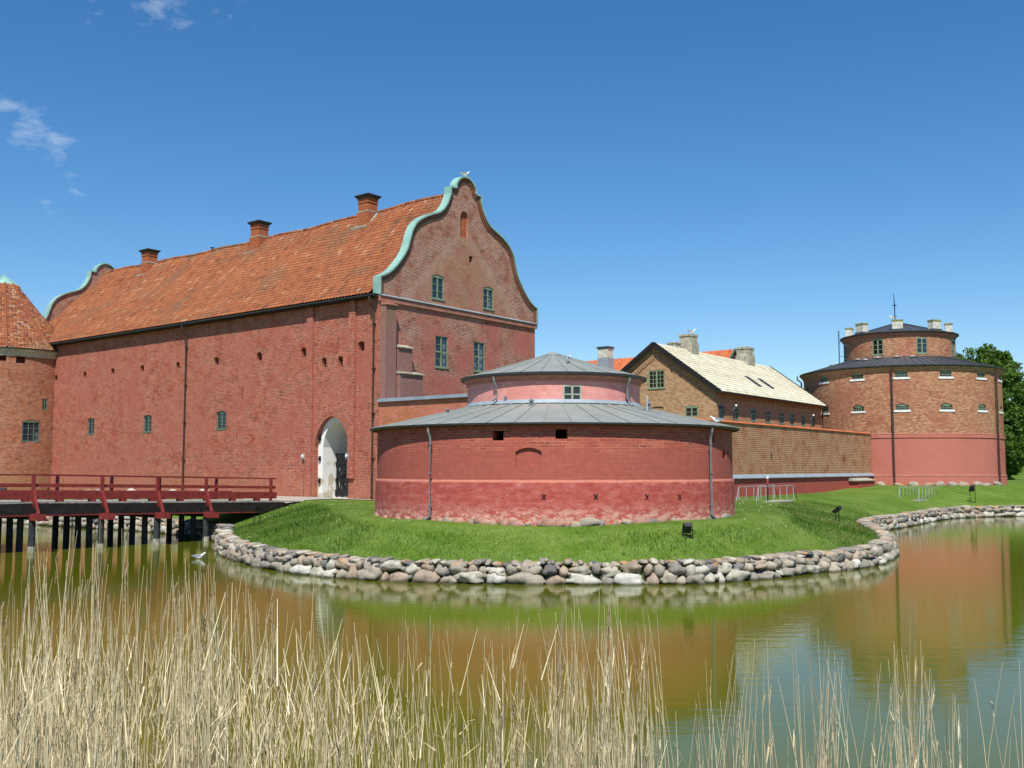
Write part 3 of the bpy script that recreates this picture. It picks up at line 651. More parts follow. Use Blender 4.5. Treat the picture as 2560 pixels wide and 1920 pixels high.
# buttresses on the gable
bt = [(GWp(952, 800)[0]-.02, GWp(978, 800)[0], GWp(965, 765)[1], 0.42), (GWp(983, 900)[0], GWp(1018, 900)[0], GWp(1000, 872)[1], .40), (GWp(981, 950)[0], GWp(1038, 950)[0], GWp(1010, 938)[1], .62)]
for k, (ua, ub, zt_, pr) in enumerate(bt):
    b = MB(); mapbar(b, mpG, ua, ub, 1.2 if k != 1 else bt[2][2]-.3, zt_, -pr, .0); bo = b.build('buttress', M['buttress'], castle)
    b = MB(); b.hexa([mpG(ua-.04, zt_, -pr-.1), mpG(ub+.04, zt_, -pr-.1), mpG(ub+.04, zt_, 0), mpG(ua-.04, zt_, 0), mpG(ua-.04, zt_+.06, -pr-.1), mpG(ub+.04, zt_+.06, -pr-.1), mpG(ub+.04, zt_+.24, 0), mpG(ua-.04, zt_+.24, 0)])
    b.build('cap', M['string'] if k < 1 else M['concrete'], bo)
# roof
def sag(a): return -.24*sin(pi*a)
def roofF(a, b_, h):
    u = .45+(UL-1.0)*a; v = -.52+(VC+.52)*b_; z = 13.18+(20.62-13.18)*(b_-.035*sin(pi*b_)) + sag(a)*b_ + .05*sin(u*.9+b_*4)*b_
    return mpL(u, z+h*.72, v-h*.7)
b = MB(); tiled(b, roofF, UL-1.0, 10.5, .27, .36, .075, 4, .03); 
roof = b.build('roof', M['tile'], castle)
def roofB(a, b_, h):
    u = .45+(UL-1.0)*(1-a); v = GW_+.5-(VC+.5)*b_; z = 13.18+7.44*b_+sag(1-a)*b_
    return mpL(u, z+h*.72, v+h*.7)
b = MB(); tiled(b, roofB, UL-1.0, 10.5, 1.2, 1.4, .04, 2, .03); b.build('rear_roof', M['tile'], castle)
b = MB()
for k in range(90):
    a0, a1 = k/90, (k+.97)/90; p0 = roofF(a0, 1, .02); p1 = roofF(a1, 1, .06); b.tube([p0, p1], [.12, .145], 8, random.random())
b.build('ridge_tiles', M['tile'], castle)
b = MB(); e0, e1 = mpL(.1, 13.10, -.50), mpL(UL-.2, 13.10, -.50); b.tube([e0, e1], .055, 8)
b.build('gutter', M['gutter'], castle)
b = MB(); mapbar(b, mpL, .0, UL-.3, 13.0, 13.17, -.46, .05); b.build('eave_board', M['darkwood'], castle)
# drainpipes of the long wall
for px, ytop, ybot in ((936, 745, 1248), (469, 812, 1235), (137, 868, 1222)):
    u = LW(px-3 if px != 936 else px, 1000)[0]; b = MB(); u = max(u, .18) if px == 936 else min(u, UL-.1)
    b.tube([mpL(u, 13.05, -.5), mpL(u, 12.7, -.45), mpL(u, 12.35, -.14), mpL(u, 2.05, -.14), mpL(u-.12, 1.9, -.3)], .065, 8)
    for zz in (4, 6.5, 9, 11.5): mapbar(b, mpL, u-.09, u+.09, zz, zz+.05, -.22, 0)
    b.build('drainpipe', M['pipebrown'], castle)
# chimneys on the ridge
def chimney(par, c, ax, ay, hw, hd, z0, z1, capw=.26, m='chimney', band=True):
    b = MB(); c = Vector((c[0], c[1], 0)); X = ax.normalized(); Y_ = ay.normalized()
    def bx(mb, w_, d_, a, e, w2=None, d2=None):
        w2 = w_ if w2 is None else w2; d2 = d_ if d2 is None else d2
        mb.hexa([c-X*w_-Y_*d_+Vector((0,0,a)), c+X*w_-Y_*d_+Vector((0,0,a)), c+X*w_+Y_*d_+Vector((0,0,a)), c-X*w_+Y_*d_+Vector((0,0,a)), c-X*w2-Y_*d2+Vector((0,0,e)), c+X*w2-Y_*d2+Vector((0,0,e)), c+X*w2+Y_*d2+Vector((0,0,e)), c-X*w2+Y_*d2+Vector((0,0,e))])
    H_ = z1-z0; zm = z0+H_*.52
    bx(b, hw*1.08, hd*1.08, z0, zm); bx(b, hw*.94, hd*.94, zm, z1-.32); bx(b, hw*1.02, hd*1.02, z1-.52, z1-.44); bx(b, hw*1.0, hd*1.0, z1-.34, z1-.22)
    o = b.build('chimney', M[m], par)
    b = MB(); bx(b, hw*1.0, hd*1.0, z1-.22, z1-.03, hw+capw, hd+capw); bx(b, hw+capw, hd+capw, z1-.03, z1+.02); b.build('cap', M['gutter'], o)
    if band: b = MB(); bx(b, hw*1.11, hd*1.11, zm-.02, zm+.04, hw*.97, hd*.97); b.build('flashing', M['copper'], o)
    return o
rid = C0+Gv*VC
for px, ytop, yl in ((929.5, 486, 536), (659, 552, 598), (384, 622, 660)):
    p = PP(px, ytop, rid, nL); u = (p-rid).dot(Lv); c = rid+Lv*u+Gv*(-.35); zc = p.z-.22
    o = chimney(castle, c, Lv, Gv, .52, .46, 19.3, zc, .17)
    b = MB()
    for s_ in (-.72, .72): b.bar(c+Lv*s_-Gv*.75+Vector((0,0,19.42+sag(u/UL))), c+Lv*s_+Gv*.2+Vector((0,0,20.55+sag(u/UL))), .16, .05)
    b.bar(c+Lv*.8-Gv*.72+Vector((0,0,19.52+sag(u/UL))), c-Lv*.8-Gv*.72+Vector((0,0,19.52+sag(u/UL))), .2, .06, up=(0, 0, 1)); b.build('flashing', M['copper'], o)

# curtain wall running from the castle corner to the bastion
curt0 = PY(1840, 1170, 63); curt0.z = 0; cend = PY(2179, 1170, 84.0); cend.z = 0; Cd = (cend-curt0).normalized(); nC = Vector((Cd.y, -Cd.x, 0))
# corner where both curtains meet
A_ = np.array([[-Lv.x, Cd.x], [-Lv.y, Cd.y]]); sol = np.linalg.solve(A_, np.array([curt0.x-C0.x, curt0.y-C0.y])); sA = float(sol[0])
corner = C0 - Lv*sA
mpA = lambda u, z, d: C0 - Lv*u + Gv*d + Vector((0, 0, z))
zA = PP(947, 1002, C0, nL).z
def wallblock(name, label, cat, mp, u0, u1, z0, z1, thick, mat, ops=[]):
    t_ = thing(name, label, cat, tuple(mp((u0+u1)/2, 1.6, thick/2)))
    b = MB(); strips(b, [u0, u1], z0, z1, ops, mp); strips(b, [u0, u1], z0, z1, [], lambda u, z, d: mp(u, z, thick), flip=True)
    for u in (u0, u1): b.face([mp(u, z0, 0), mp(u, z0, thick), mp(u, z1, thick), mp(u, z1, 0)])
    b.face([mp(u0, z1, 0), mp(u1, z1, 0), mp(u1, z1, thick), mp(u0, z1, thick)]); b.build('wall', M[mat], t_)
    return t_
wa = wallblock('curtain_wall', 'short orange brick wall with grey flashing between castle corner and bastion', 'wall', lambda u, z, d: C0-Lv*u+Gv*(d+.02)+Vector((0, 0, z)), -.0, sA+.5, 1.0, zA-.05, .8, 'wallA')
b = MB(); mapbar(b, mpA, .0, sA+.55, zA-.08, zA+.10, -.14, .9); b.build('coping', M['lead'], wa)

# ------------------------------------------------------------------ brick curtain wall to the far round tower
def CW(px, py): p = PP(px, py, curt0, nC); return ((p-curt0).dot(Cd), p.z)
mpC = lambda u, z, d: curt0 + Cd*u - nC*d + Vector((0, 0, z))
CL = (cend-curt0).length; uc0 = -(curt0-corner).length
zct = .5*(CW(1840, 1053)[1]+CW(2179, 1082)[1]); zcs = .5*(CW(1830, 1192)[1]+CW(2170, 1193)[1])
wc = thing('curtain_wall', 'long brown brick wall with orange tile capping running to the far round tower', 'wall', tuple(curt0+Cd*(CL/2)))
b = MB(); strips(b, [uc0, CL], zcs, zct-.12, [], mpC); strips(b, [uc0, CL], 1.0, zct-.12, [], lambda u, z, d: mpC(u, z, .8), flip=True)
b.face([mpC(CL, 1, 0), mpC(CL, 1, .8), mpC(CL, zct-.1, .8), mpC(CL, zct-.1, 0)]); b.build('wall', M['curtain'], wc)
b = MB(); strips(b, [uc0, CL], 1.0, zcs, [], lambda u, z, d: mpC(u, z, -.07)); b.build('low_wall', M['curtainlow'], wc)
b = MB(); b.hexa([mpC(uc0, zcs-.02, -.2), mpC(CL+.05, zcs-.02, -.2), mpC(CL+.05, zcs-.02, .01), mpC(uc0, zcs-.02, .01), mpC(uc0, zcs+.03, -.2), mpC(CL+.05, zcs+.03, -.2), mpC(CL+.05, zcs+.24, .01), mpC(uc0, zcs+.24, .01)])
b.build('ledge_flashing', M['lead'], wc)
b = MB(); n = int((CL-uc0)/.21)
for k in range(n):
    a = uc0+(CL-uc0)*k/n; e = a+(CL-uc0)/n*.96
    for j in range(3):
        s0, s1 = sin(pi*j/3)*.05, sin(pi*(j+1)/3)*.05; ua, ub = a+(e-a)*j/3, a+(e-a)*(j+1)/3
        t = random.random()
        b.face([mpC(ua, zct-.10+s0*.7, -.08), mpC(ub, zct-.10+s1*.7, -.08), mpC(ub, zct+.0+s1, .4), mpC(ua, zct+.0+s0, .4)], None, t)
        b.face([mpC(ua, zct-.12, -.08), mpC(ub, zct-.12, -.08), mpC(ub, zct-.10+s1*.7, -.08), mpC(ua, zct-.10+s0*.7, -.08)], None, t)
        b.face([mpC(ua, zct+.0+s0, .4), mpC(ub, zct+.0+s1, .4), mpC(ub, zct-.10+s1, .9), mpC(ua, zct-.10+s0, .9)], None, t)
b.build('tile_capping', M['tilered'], wc)
pb0, pb1 = CW(2121, 1210)[0], CW(2163, 1210)[0]
b = MB(); mapbar(b, mpC, pb0, pb1, 1.0, CW(2140, 1202)[1], -.75, -.06); bo = b.build('buttress', M['curtainlow'], wc)
zb_ = CW(2140, 1202)[1]; b = MB(); b.hexa([mpC(pb0-.2, zb_, -.85), mpC(pb1+.1, zb_, -.85), mpC(pb1+.1, zb_, -.06), mpC(pb0-.2, zb_, -.06), mpC(pb0-.2, zb_+.05, -.85), mpC(pb1+.1, zb_+.05, -.85), mpC(pb1+.1, zb_+.25, -.06), mpC(pb0-.2, zb_+.25, -.06)]); b.build('cap', M['concrete'], bo)
def anchor(par, mp, u, z, r=.17, d=-.05):
    b = MB()
    for s_ in (-1, 1): b.tube([mp(u-r*s_*.7, z-r, d), mp(u-r*.15*s_, z-.02, d), mp(u+r*.15*s_, z+.02, d), mp(u+r*s_*.7, z+r, d)], .013, 5)
    b.tube([mp(u, z, d-.01), mp(u, z, .02)], .02, 6); b.build('wall_anchor', M['iron'], par)
for px, py in ((1927, 1140), (2109, 1145)): anchor(wc, mpC, *CW(px, py), r=.22)

# ------------------------------------------------------------------ round bastion in front
def cyl(c, R0):
    c = Vector((c[0], c[1], 0))
    def mp(u, z, d, R=R0):
        th = u/R0; r = R-d; return c + Vector((r*sin(th), -r*cos(th), z))
    def inv(px, py, R=R0):
        d = ray(px, py); ox, oy = -c.x, -c.y; A = d.x*d.x+d.y*d.y; B = ox*d.x+oy*d.y; Cc = ox*ox+oy*oy-R*R
        t = (-B-sqrt(max(0, B*B-A*Cc)))/A; p = O+d*t; return (R0*atan2(p.x-c.x, -(p.y-c.y)), p.z)
    return mp, inv
def rectc(inv, x0, y0, x1, y1, **k):
    a = inv(x0, (y0+y1)/2)[0]; b_ = inv(x1, (y0+y1)/2)[0]; xm = (x0+x1)/2; return dict(u0=a, u1=b_, z0=inv(xm, y1)[1], z1=inv(xm, y0)[1], **k)
BC = (1.64, 40.5); BR = 6.9
mpB, inB = cyl(BC, BR); HB = pi*BR
bas = thing('round_bastion', 'squat round red bastion with grey zinc roof in two steps', 'bastion', (BC[0], BC[1], 1.7))
seams = [-HB+2*HB*k/120 for k in range(121)]
bops = [rectc(inB, 1231, 1077, 1259, 1101, depth=.6), rectc(inB, 1389, 1073, 1419, 1097, depth=.6), rectc(inB, 1774, 1084, 1786, 1107, depth=.6)]
nb_ = rectc(inB, 1289, 1119, 1354, 1165, depth=.09, rise=.13, back=True, n=6); nb2 = rectc(inB, 1806, 1122, 1814, 1146, depth=.12, rise=.1, back=True, n=4)
b = MB(); strips(b, seams, 1.0, 4.99, bops+[nb_, nb2], mpB)
b.lathe(BC, [(BR+.07, 1.0), (BR+.055, 3.0), (BR+.03, 3.08), (BR-.01, 3.10)], 120)
b.build('wall', M['roundel'], bas)
for px in (1360, 1488, 1614, 1695): anchor(bas, mpB, *inB(px, 1241), r=.085, d=-.085)
b = MB()
for k in range(160):
    th = 2*pi*k/160
b.lathe(BC, [(BR-.02, 4.955), (7.12, 4.965)], 120); b.build('eave_soffit', M['darkwood'], bas)
def seamroof(par, c, R0, z0, R1, z1, n, mat, name='roof', sag_=0.0, h=.035):
    b = MB(); prof = [(R0, z0-.03), (R0+.005, z0)]; m_ = 5
    for k in range(1, m_+1): t = k/m_; prof.append((R0+(R1-R0)*t, z0+(z1-z0)*t - sag_*sin(pi*t)))
    b.lathe(c, prof, n*3 if n < 70 else n*2)
    for k in range(n):
        th = 2*pi*(k+.35+.12*random.uniform(-1, 1))/n; d = Vector((sin(th), -cos(th), 0)); p = Vector((c[0], c[1], 0))
        for (ra, za), (rb, zb2) in zip(prof[1:-1], prof[2:]):
            b.bar(p+d*ra+Vector((0, 0, za+h*.4)), p+d*rb+Vector((0, 0, zb2+h*.4)), .028, h, t=.3)
    return b.build(name, M[mat], par)
seamroof(bas, BC, 7.17, 4.985, 3.36, 5.86, 46, 'zinc')
b = MB(); b.lathe(BC, [(7.10, 4.94), (7.14, 4.905), (7.19, 4.93), (7.20, 4.99), (7.16, 4.985)], 120); b.build('gutter', M['gutter'], bas)
DR = 3.40; mpD, inD = cyl(BC, DR)
wd = rectc(inD, 1407, 962, 1454, 1009, depth=.10)
dops = [wd] + [dict(u0=DR*a-.33, u1=DR*a+.33, z0=wd['z0'], z1=wd['z1'], depth=.10) for a in (-1.52, 1.66, -3.0)]
zdr = wd['z0']-.02
b = MB(); strips(b, [-pi*DR+2*pi*DR*k/72 for k in range(73)], 5.7, 6.93, dops, mpD)
b.build('drum_wall', M['pink'], bas)
for i_, o in enumerate(dops): window(bas, mpD, o, 2, 2, 'framepale', 'glassdark', .05, fw=.065, bw=.05, mull=.08)
b = MB(); b.lathe(BC, [(DR, 6.66), (DR+.05, 6.70), (DR+.06, 6.78), (DR+.14, 6.84), (3.56, 6.93)], 90); b.build('cornice', M['string'], bas)
seamroof(bas, BC, 3.63, 6.97, .0, 8.06, 26, 'zinc', 'drum_roof', .02)
b = MB(); b.lathe(BC, [(3.55, 6.92), (3.62, 6.87), (3.68, 6.91), (3.69, 6.985), (3.63, 6.975)], 90); b.build('gutter', M['gutter'], bas)
b = MB(); b.lathe(BC, [(.34, 7.965), (.28, 8.03), (.0, 8.12)], 20); b.build('apex_cap', M['zinc'], bas)
b = MB(); b.lathe(BC, [(DR+.12, 5.86), (DR+.02, 5.99), (DR-.01, 6.0)], 90); b.build('flashing', M['lead'], bas)
for px, R_, z1_, z0_ in ((1084, BR, 4.9, 1.75), (1765, BR, 4.9, 1.75), (1246, DR, 6.88, 5.97), (1562, DR, 6.88, 5.95)):
    mp_, in_ = (mpB, inB) if R_ == BR else (mpD, inD); u = in_(px, 1000)[0]; b = MB(); ro = .04 if R_ == BR else .035; dd = .12+(.04 if R_ == BR else 0); ov = -.24
    pts = [mp_(u-.03, z1_, ov), mp_(u-.03, z1_-.14, ov), mp_(u, z1_-.38, -dd), mp_(u, z0_+.12, -dd), mp_(u+(.12 if px > 1400 else -.12), z0_, -dd-.1)]
    b.tube(pts, ro+.007, 8)
    if R_ == BR:
        for zz in (2.2, 3.3, 4.3): b.tube([mp_(u, zz, -dd), mp_(u, zz+.04, -dd)], ro+.025, 8)
    b.build('drainpipe', M['pipe'], bas)
for px, py, s_ in ((1264, 996, 'pipe'), (1566, 996, 'darkwood')): u, z = inD(px, py); b = MB(); mapbar(b, mpD, u-.06, u+.06, z-.08, z+.08, -.04, .02); b.build('vent_grille', M[s_], bas)
def roofvent(par, p, h, r):
    b = MB(); b.lathe((p.x, p.y), [(r, p.z-.05), (r, p.z+h)], 10); b.lathe((p.x, p.y), [(r*1.9, p.z+h), (0, p.z+h+r*1.5)], 10); b.face([Vector((p.x+r*1.9*sin(2*pi*k/10), p.y-r*1.9*cos(2*pi*k/10), p.z+h)) for k in range(10)]); b.build('roof_vent', M['pipe'], par)
def onroof(px, r):   # point on the lower roof at image column px and radius r
    th = None; best = None
    for k in range(-180, 180):
        t = radians(k*.5*1.0); p = Vector((BC[0]+r*sin(t), BC[1]-r*cos(t), 4.98+(7.10-r)/(7.10-3.36)*.88)); q = p-O; x = 1280+2560*q.x/(q.y*CP+q.z*SP)
        if best is None or abs(x-px) < best: best = abs(x-px); th = p
    return th
roofvent(bas, onroof(1328, 3.9), .17, .065); roofvent(bas, onroof(1120, 5.0), .16, .055); roofvent(bas, onroof(1622, 4.5), .26, .075)
p = onroof(1617, 4.7); b = MB(); b.tube([p, p+Vector((0, 0, .62))], .035, 8); b.build('vent_pipe', M['galv'], bas)
# foundation boulders showing at the foot
def rock(mb_or_none, c, sx, sy, sz, rot, t, sub=2, seed=None):
    import bmesh
    bm = bmesh.new(); bmesh.ops.create_icosphere(bm, subdivisions=sub, radius=1)
    s0 = seed if seed is not None else random.random()*100
    vs_ = []
    for v in bm.verts:
        q = v.co.copy(); k = (abs(q.x)**2.35+abs(q.y)**2.35+abs(q.z)**2.35)**(1/2.35); q = q/k
        n1 = mnoise.noise(q*1.15+Vector((s0, 0, 0))); n2 = mnoise.noise(q*2.6+Vector((0, s0, 0))); q *= 1+.40*n1+.20*n2
        vs_.append((q.x*sx, q.y*sy, q.z*sz))
    cr, sr = cos(rot), sin(rot); tl = random.uniform(-.18, .18); V_ = [((x*cr-y*sr), (x*sr+y*cr), z+tl*x) for x, y, z in vs_]; F_ = [tuple(v.index for v in f.verts) for f in bm.faces]; bm.free()
    return V_, F_
def rockobj(name, c, sx, sy, sz, rot, par=None, t=None, sub=2, mat='stone'):
    V_, F_ = rock(None, c, sx, sy, sz, rot, 0, sub); t = random.random() if t is None else t; off = Vector((0, 0, 0)); q = par
    while q is not None: off += q.location; q = q.parent
    return mesh_np(name, np.array(V_), np.array(F_), np.full(len(F_), t), M[mat], par, True, Vector(c)-off)
for px in (946,968,1000,1022,1050,1072,1102,1128,1142,1180,1208,1235,1262,1290,1320,1352,1372,1398,1418,1436,1470,1502,1535,1566,1600,1622,1652,1680,1712,1740,1755,1772,1788,1806,1818):
    th = inB(min(max(px, 944), 1824), 1290, BR)[0]; p = mpB(th, 0, -.08); s_ = random.choice([.12, .2, .28, .38]); k_ = random.random(); rockobj('foundation_stone', (p.x, p.y+.03, 1.68+random.uniform(-.03, .06)), s_, .10, random.uniform(.07, .11)+s_*.22, th/BR, bas, random.choice([.45, .62, .74, .2, .8]), mat='footstone' if k_ < .6 else 'stone')

# ------------------------------------------------------------------ far round tower
TC = (34.45, 90.68); TR = 8.21; mpT, inT = cyl(TC, TR); TH0 = atan2(TC[0], TC[1])
tow = thing('round_tower', 'tall round brick tower with pink plastered foot and dark stepped roof', 'tower', (TC[0], TC[1], 2.1))
def front(R, py, px=2252): return inT(px, py, R)[1]
zs, zp = front(TR, 1085), front(TR+.08, 1189); ze = front(8.42, 913); zd0 = front(4.66, 890); zde = front(4.86, 828)
tops = []
for row, (yt, yb_) in enumerate(((927.5, 943), (1010.5, 1025))):
    zt_, zb2 = front(TR, yt), front(TR, yb_)
    for k in range(-2, 5):
        th = -TH0 + radians(.9+24.4*(k-0)); 
        if k in (3, 4): th = -TH0+radians(.9+24.4*k)
        tops.append(dict(u0=TR*th-.5, u1=TR*th+.5, z0=zb2, z1=zt_+.06, depth=.2, rise=.17, n=6))
tall = dict(u0=TR*(-TH0-radians(68.5))-.45, u1=TR*(-TH0-radians(68.5))+.45, z0=front(TR, 998), z1=front(TR, 945), depth=.2, rise=.15)
US = [-pi*TR+2*pi*TR*k/110 for k in range(111)]
b = MB(); strips(b, US, zs, ze+.05, tops+[tall], mpT); b.build('wall', M['tower'], tow)
b = MB(); strips(b, US, 1.2, zs-.32, [], lambda u, z, d: mpT(u, z, d-.03)); b.lathe(TC, [(TR+.12, 1.2), (TR+.12, zp-.03), (TR+.03, zp+.04)], 110); b.build('plaster_foot', M['towerplaster'], tow)
b = MB(); b.lathe(TC, [(TR+.03, zs-.36), (TR+.09, zs-.30), (TR+.09, zs-.03), (TR+.04, zs), (TR, zs+.01)], 110); b.build('string_course', M['towerplaster'], tow)
b = MB(); b.lathe(TC, [(TR+.05, zs-.01), (TR+.11, zs-.005), (TR+.0, zs+.06)], 110); b.build('ledge_flashing', M['string'], tow); b = MB(); b.lathe(TC, [(TR+.04, zp+.0), (TR+.15, zp-.015), (TR+.04, zp+.06)], 110); b.build('ledge_flashing', M['string'], tow)
b = MB(); b.lathe(TC, [(TR, ze-.45), (TR+.08, ze-.42), (TR+.08, ze-.28), (TR+.22, ze-.2), (TR+.24, ze-.08)], 110); b.build('cornice', M['barrack'], tow)
for o in tops:
    f = window(tow, mpT, o, 4, 2, 'framegreen', 'glassdark', .12, fw=.04, bw=.03, mull=.03, sill=(.16, .14, .07, 'white'), name='window')
window(tow, mpT, tall, 2, 4, 'framegreen', 'glass', .1, fw=.08)
seamroof(tow, TC, 8.46, ze, 4.6, zd0, 80, 'slate', 'roof', 0, .05)
b = MB(); b.lathe(TC, [(8.38, ze-.06), (8.48, ze-.12), (8.56, ze-.05), (8.57, ze+.03), (8.46, ze+.02)], 110); b.build('gutter', M['gutter'], tow)
D2 = 4.66; mpE, inE = cyl(TC, D2); wz0, wz1 = front(D2, 884), front(D2, 843)
eops = []
for ang in (-89, -59.5+28, 31-15.5+6.5, 73, 120, 165, -135): pass
for px in (2194, 2305.5):
    u = inE(px, 865)[0]; eops.append(dict(u0=u-.48, u1=u+.48, z0=wz0, z1=wz1, depth=.12, rise=.08))
for dg in (-TH0*57.3-75, -TH0*57.3+72, 100, 150, -150): u = D2*radians(dg); eops.append(dict(u0=u-.48, u1=u+.48, z0=wz0, z1=wz1, depth=.12, rise=.08))
b = MB(); strips(b, [-pi*D2+2*pi*D2*k/80 for k in range(81)], zd0-.6, zde, eops, mpE); b.build('drum_wall', M['tower'], tow)
for i_, o in enumerate(eops): window(tow, mpE, o, 2, 3, 'framegreen', 'glassdark' if i_ == 0 else 'glass', .08, fw=.08, bw=.035, mull=.1, sill=(.06, .05, .05, 'framegreen'))
b = MB(); b.lathe(TC, [(D2, zde-.35), (D2+.07, zde-.32), (D2+.07, zde-.2), (D2+.17, zde-.13), (D2+.19, zde-.03)], 90); b.build('cornice', M['string'], tow)
zap = zat(806, 90.7, 2250)
seamroof(tow, TC, 4.88, zde, 0, zap, 40, 'slate', 'drum_roof', 0, .04)
b = MB(); b.lathe(TC, [(4.8, zde-.05), (4.9, zde-.1), (4.97, zde-.04), (4.98, zde+.03), (4.88, zde+.015)], 90); b.build('gutter', M['gutter'], tow)
for k in range(8):
    th = -TH0 + radians(-.5+45*k); c = Vector((TC[0]+4.15*sin(th), TC[1]-4.15*cos(th), 0)); X = Vector((cos(th), sin(th), 0)); Y_ = Vector((-sin(th), cos(th), 0))
    z0_ = zde+.1; b = MB(); b.box(c+Vector((0, 0, z0_+.38)), X*.43, Y_*.30, Vector((0, 0, .48))); o = b.build('chimney', M['palech'], tow)
    b = MB(); b.box(c+Vector((0, 0, z0_+.91)), X*.47, Y_*.34, Vector((0, 0, .06))); b.build('cap', M['mosscap'], o)
    b = MB(); b.box(c+Vector((0, 0, z0_+.06)), X*.48, Y_*.36, Vector((0, 0, .13))); b.build('flashing', M['slate'], o)
b = MB(); cc = Vector((TC[0]-.25, TC[1], 0)); zt_ = zat(733, 90.7, 2242); zbl = zat(763.5, 90.7, 2242)
b.tube([cc+Vector((0, 0, zap-.3)), cc+Vector((0, 0, zbl)), cc+Vector((-.05, 0, zt_))], [.055, .045, .02], 6)
b.lathe((cc.x, cc.y), [(0, zbl-.12), (.12, zbl), (0, zbl+.12)], 8)
for zz, r in ((zbl, .3), (zbl-1.0, .22)): b.tube([cc+Vector((-r, 0, zz)), cc+Vector((r, 0, zz))], .02, 5); b.tube([cc+Vector((0, -r, zz)), cc+Vector((0, r, zz))], .02, 5)
b.build('lightning_rod', M['iron'], tow)
for px in (2231, 2486):
    u = inT(px, 1000)[0]; b = MB(); b.tube([mpT(u, ze-.05, -.28), mpT(u, ze-.3, -.28), mpT(u, ze-.8, -.22), mpT(u, 2.3, -.22)], .075, 8)
    for zz in (3, 5, 7, 9, 11): b.tube([mpT(u, zz, -.22), mpT(u, zz+.06, -.22)], .10, 8)
    b.build('drainpipe', M['pipebrown'], tow)
u = TR*(-TH0-radians(84)); b = MB(); b.tube([mpT(u, ze-.02, -.55), mpT(u, ze-.3, -.55), mpT(u, ze-.6, -.2), mpT(u, 4, -.2)], .07, 8); b.build('drainpipe', M['pipebrown'], tow)
p0 = PY(2098.5, 905, 88.5); b = MB(); zq = zat(827, 88.5, 2098); b.tube([p0-Vector((0, 0, .3)), Vector((p0.x, p0.y, zq))], .035, 6)
for k in range(16): zz = p0.z+(zq-p0.z)*(k+.5)/16; b.bar(Vector((p0.x-.09, p0.y, zz)), Vector((p0.x+.09, p0.y, zz)), .03, .03)
for fr in (.18, .62): zz = p0.z+(zq-p0.z)*fr; b.tube([Vector((p0.x, p0.y, zz)), Vector((p0.x+1.1, p0.y+.6, zz))], .015, 5)
b.build('ladder_mast', M['iron'], tow)
for th, r in ((-40, 5.15), (-19, 5.15), (-2, 5.15), (12, 5.15), (-28, 5.7), (-62, 6.2)):
    t_ = -TH0+radians(th); zz = ze+(8.46-r)/(8.46-4.6)*(zd0-ze); c = Vector((TC[0]+r*sin(t_), TC[1]-r*cos(t_), zz)); b = MB()
    b.lathe((c.x, c.y), [(.34, c.z+.02), (.12, c.z+.14), (.0, c.z+.2)], 8); b.build('roof_vent', M['zinc'], tow)
for k in range(16):
    th = -TH0+radians(-58+116*k/15+random.uniform(-2, 2)); p = mpT(TR*th, 0, -.2); rockobj('foundation_stone', (p.x, p.y, 2.12), random.uniform(.3, .55), .3, random.uniform(.16, .32), th, tow, random.uniform(.4, .8))

# ------------------------------------------------------------------ buff barrack house
K0 = PY(1792, 1000, 69); K0.z = 0; Kd = ray(3004, 1170); Kd.z = 0; Kd = (Kd.normalized()*.55+ray(3300, 1170).normalized()*.45); Kd.z = 0; Kd.normalize()
nK = Vector((Kd.y, -Kd.x, 0)); Kw = -nK        # across, away from the long visible side
mpS = lambda u, z, d: K0 + Kd*u + Kw*d + Vector((0, 0, z))          # long side, faces right
mpH = lambda u, z, d: K0 + Kw*u + Kd*d + Vector((0, 0, z))          # gable, faces the camera; u runs left
def SW(px, py): p = PP(px, py, K0, nK); return ((p-K0).dot(Kd), p.z)
def HW(px, py): p = PP(px, py, K0, -Kd); return ((p-K0).dot(Kw), p.z)
zek = SW(1795, 976)[1]; KL = SW(2052, 1010)[0]; half = HW(1640, 900)[0]; zrk = HW(1640, 866)[1]; KWd = 2*half
bar = thing('barrack_house', 'buff brick house with pale yellow tiled roof behind the brown wall', 'house', tuple(K0+Kd*(KL/2)+Kw*half+Vector((0, 0, 2))))
hops = [rect(HW, 1621, 925, 1662, 971, depth=.12), rect(HW, 1713, 1013, 1745, 1042, depth=.12, rise=.12)] + [rect(HW, 1676, 925, 1681, 930, depth=.3), rect(HW, 1699, 937, 1704, 942, depth=.3)]
bl = rect(HW, 1629, 1016, 1659, 1060, depth=.07, rise=.06, back=True)
b = MB(); strips(b, [0, half, KWd], 1.5, lambda u: zek+(zrk-zek)*(1-abs(u-half)/half), hops+[bl], mpH); b.build('gable_wall', M['barrack'], bar)
b = MB(); strips(b, [0, half, KWd], 1.5, lambda u: zek+(zrk-zek)*(1-abs(u-half)/half), [], lambda u, z, d: mpH(u, z, KL), flip=True); strips(b, [0, KL], 1.5, zek, [], lambda u, z, d: mpS(u, z, KWd), flip=True); b.build('rear_wall', M['barrackside'], bar)
sops = []; doors = []
for x0, y0, x1, y1, dr in ((1797, 1011, 1811, 1048, 1), (1833, 1016, 1846, 1051, 0), (1878, 1020, 1890, 1054, 0), (1914, 1024, 1926, 1058, 0), (1948, 1028, 1960, 1060, 0), (1975, 1031, 1986, 1063, 0), (2003, 1035, 2013, 1066, 0), (2028, 1038, 2038, 1067, 1)):
    o = rect(SW, x0, y0, x1, y1, depth=.16, rise=.08); sops.append(o); doors.append(dr)
b = MB(); strips(b, [0, KL], 1.5, zek+.1, sops, mpS); b.build('side_wall', M['barrackside'], bar)
window(bar, mpH, hops[0], 4, 4, 'framegreen', 'glassdark', .06, fw=.09, bw=.035, mull=.12, sill=(.06, .06, .05, 'framegreen'))
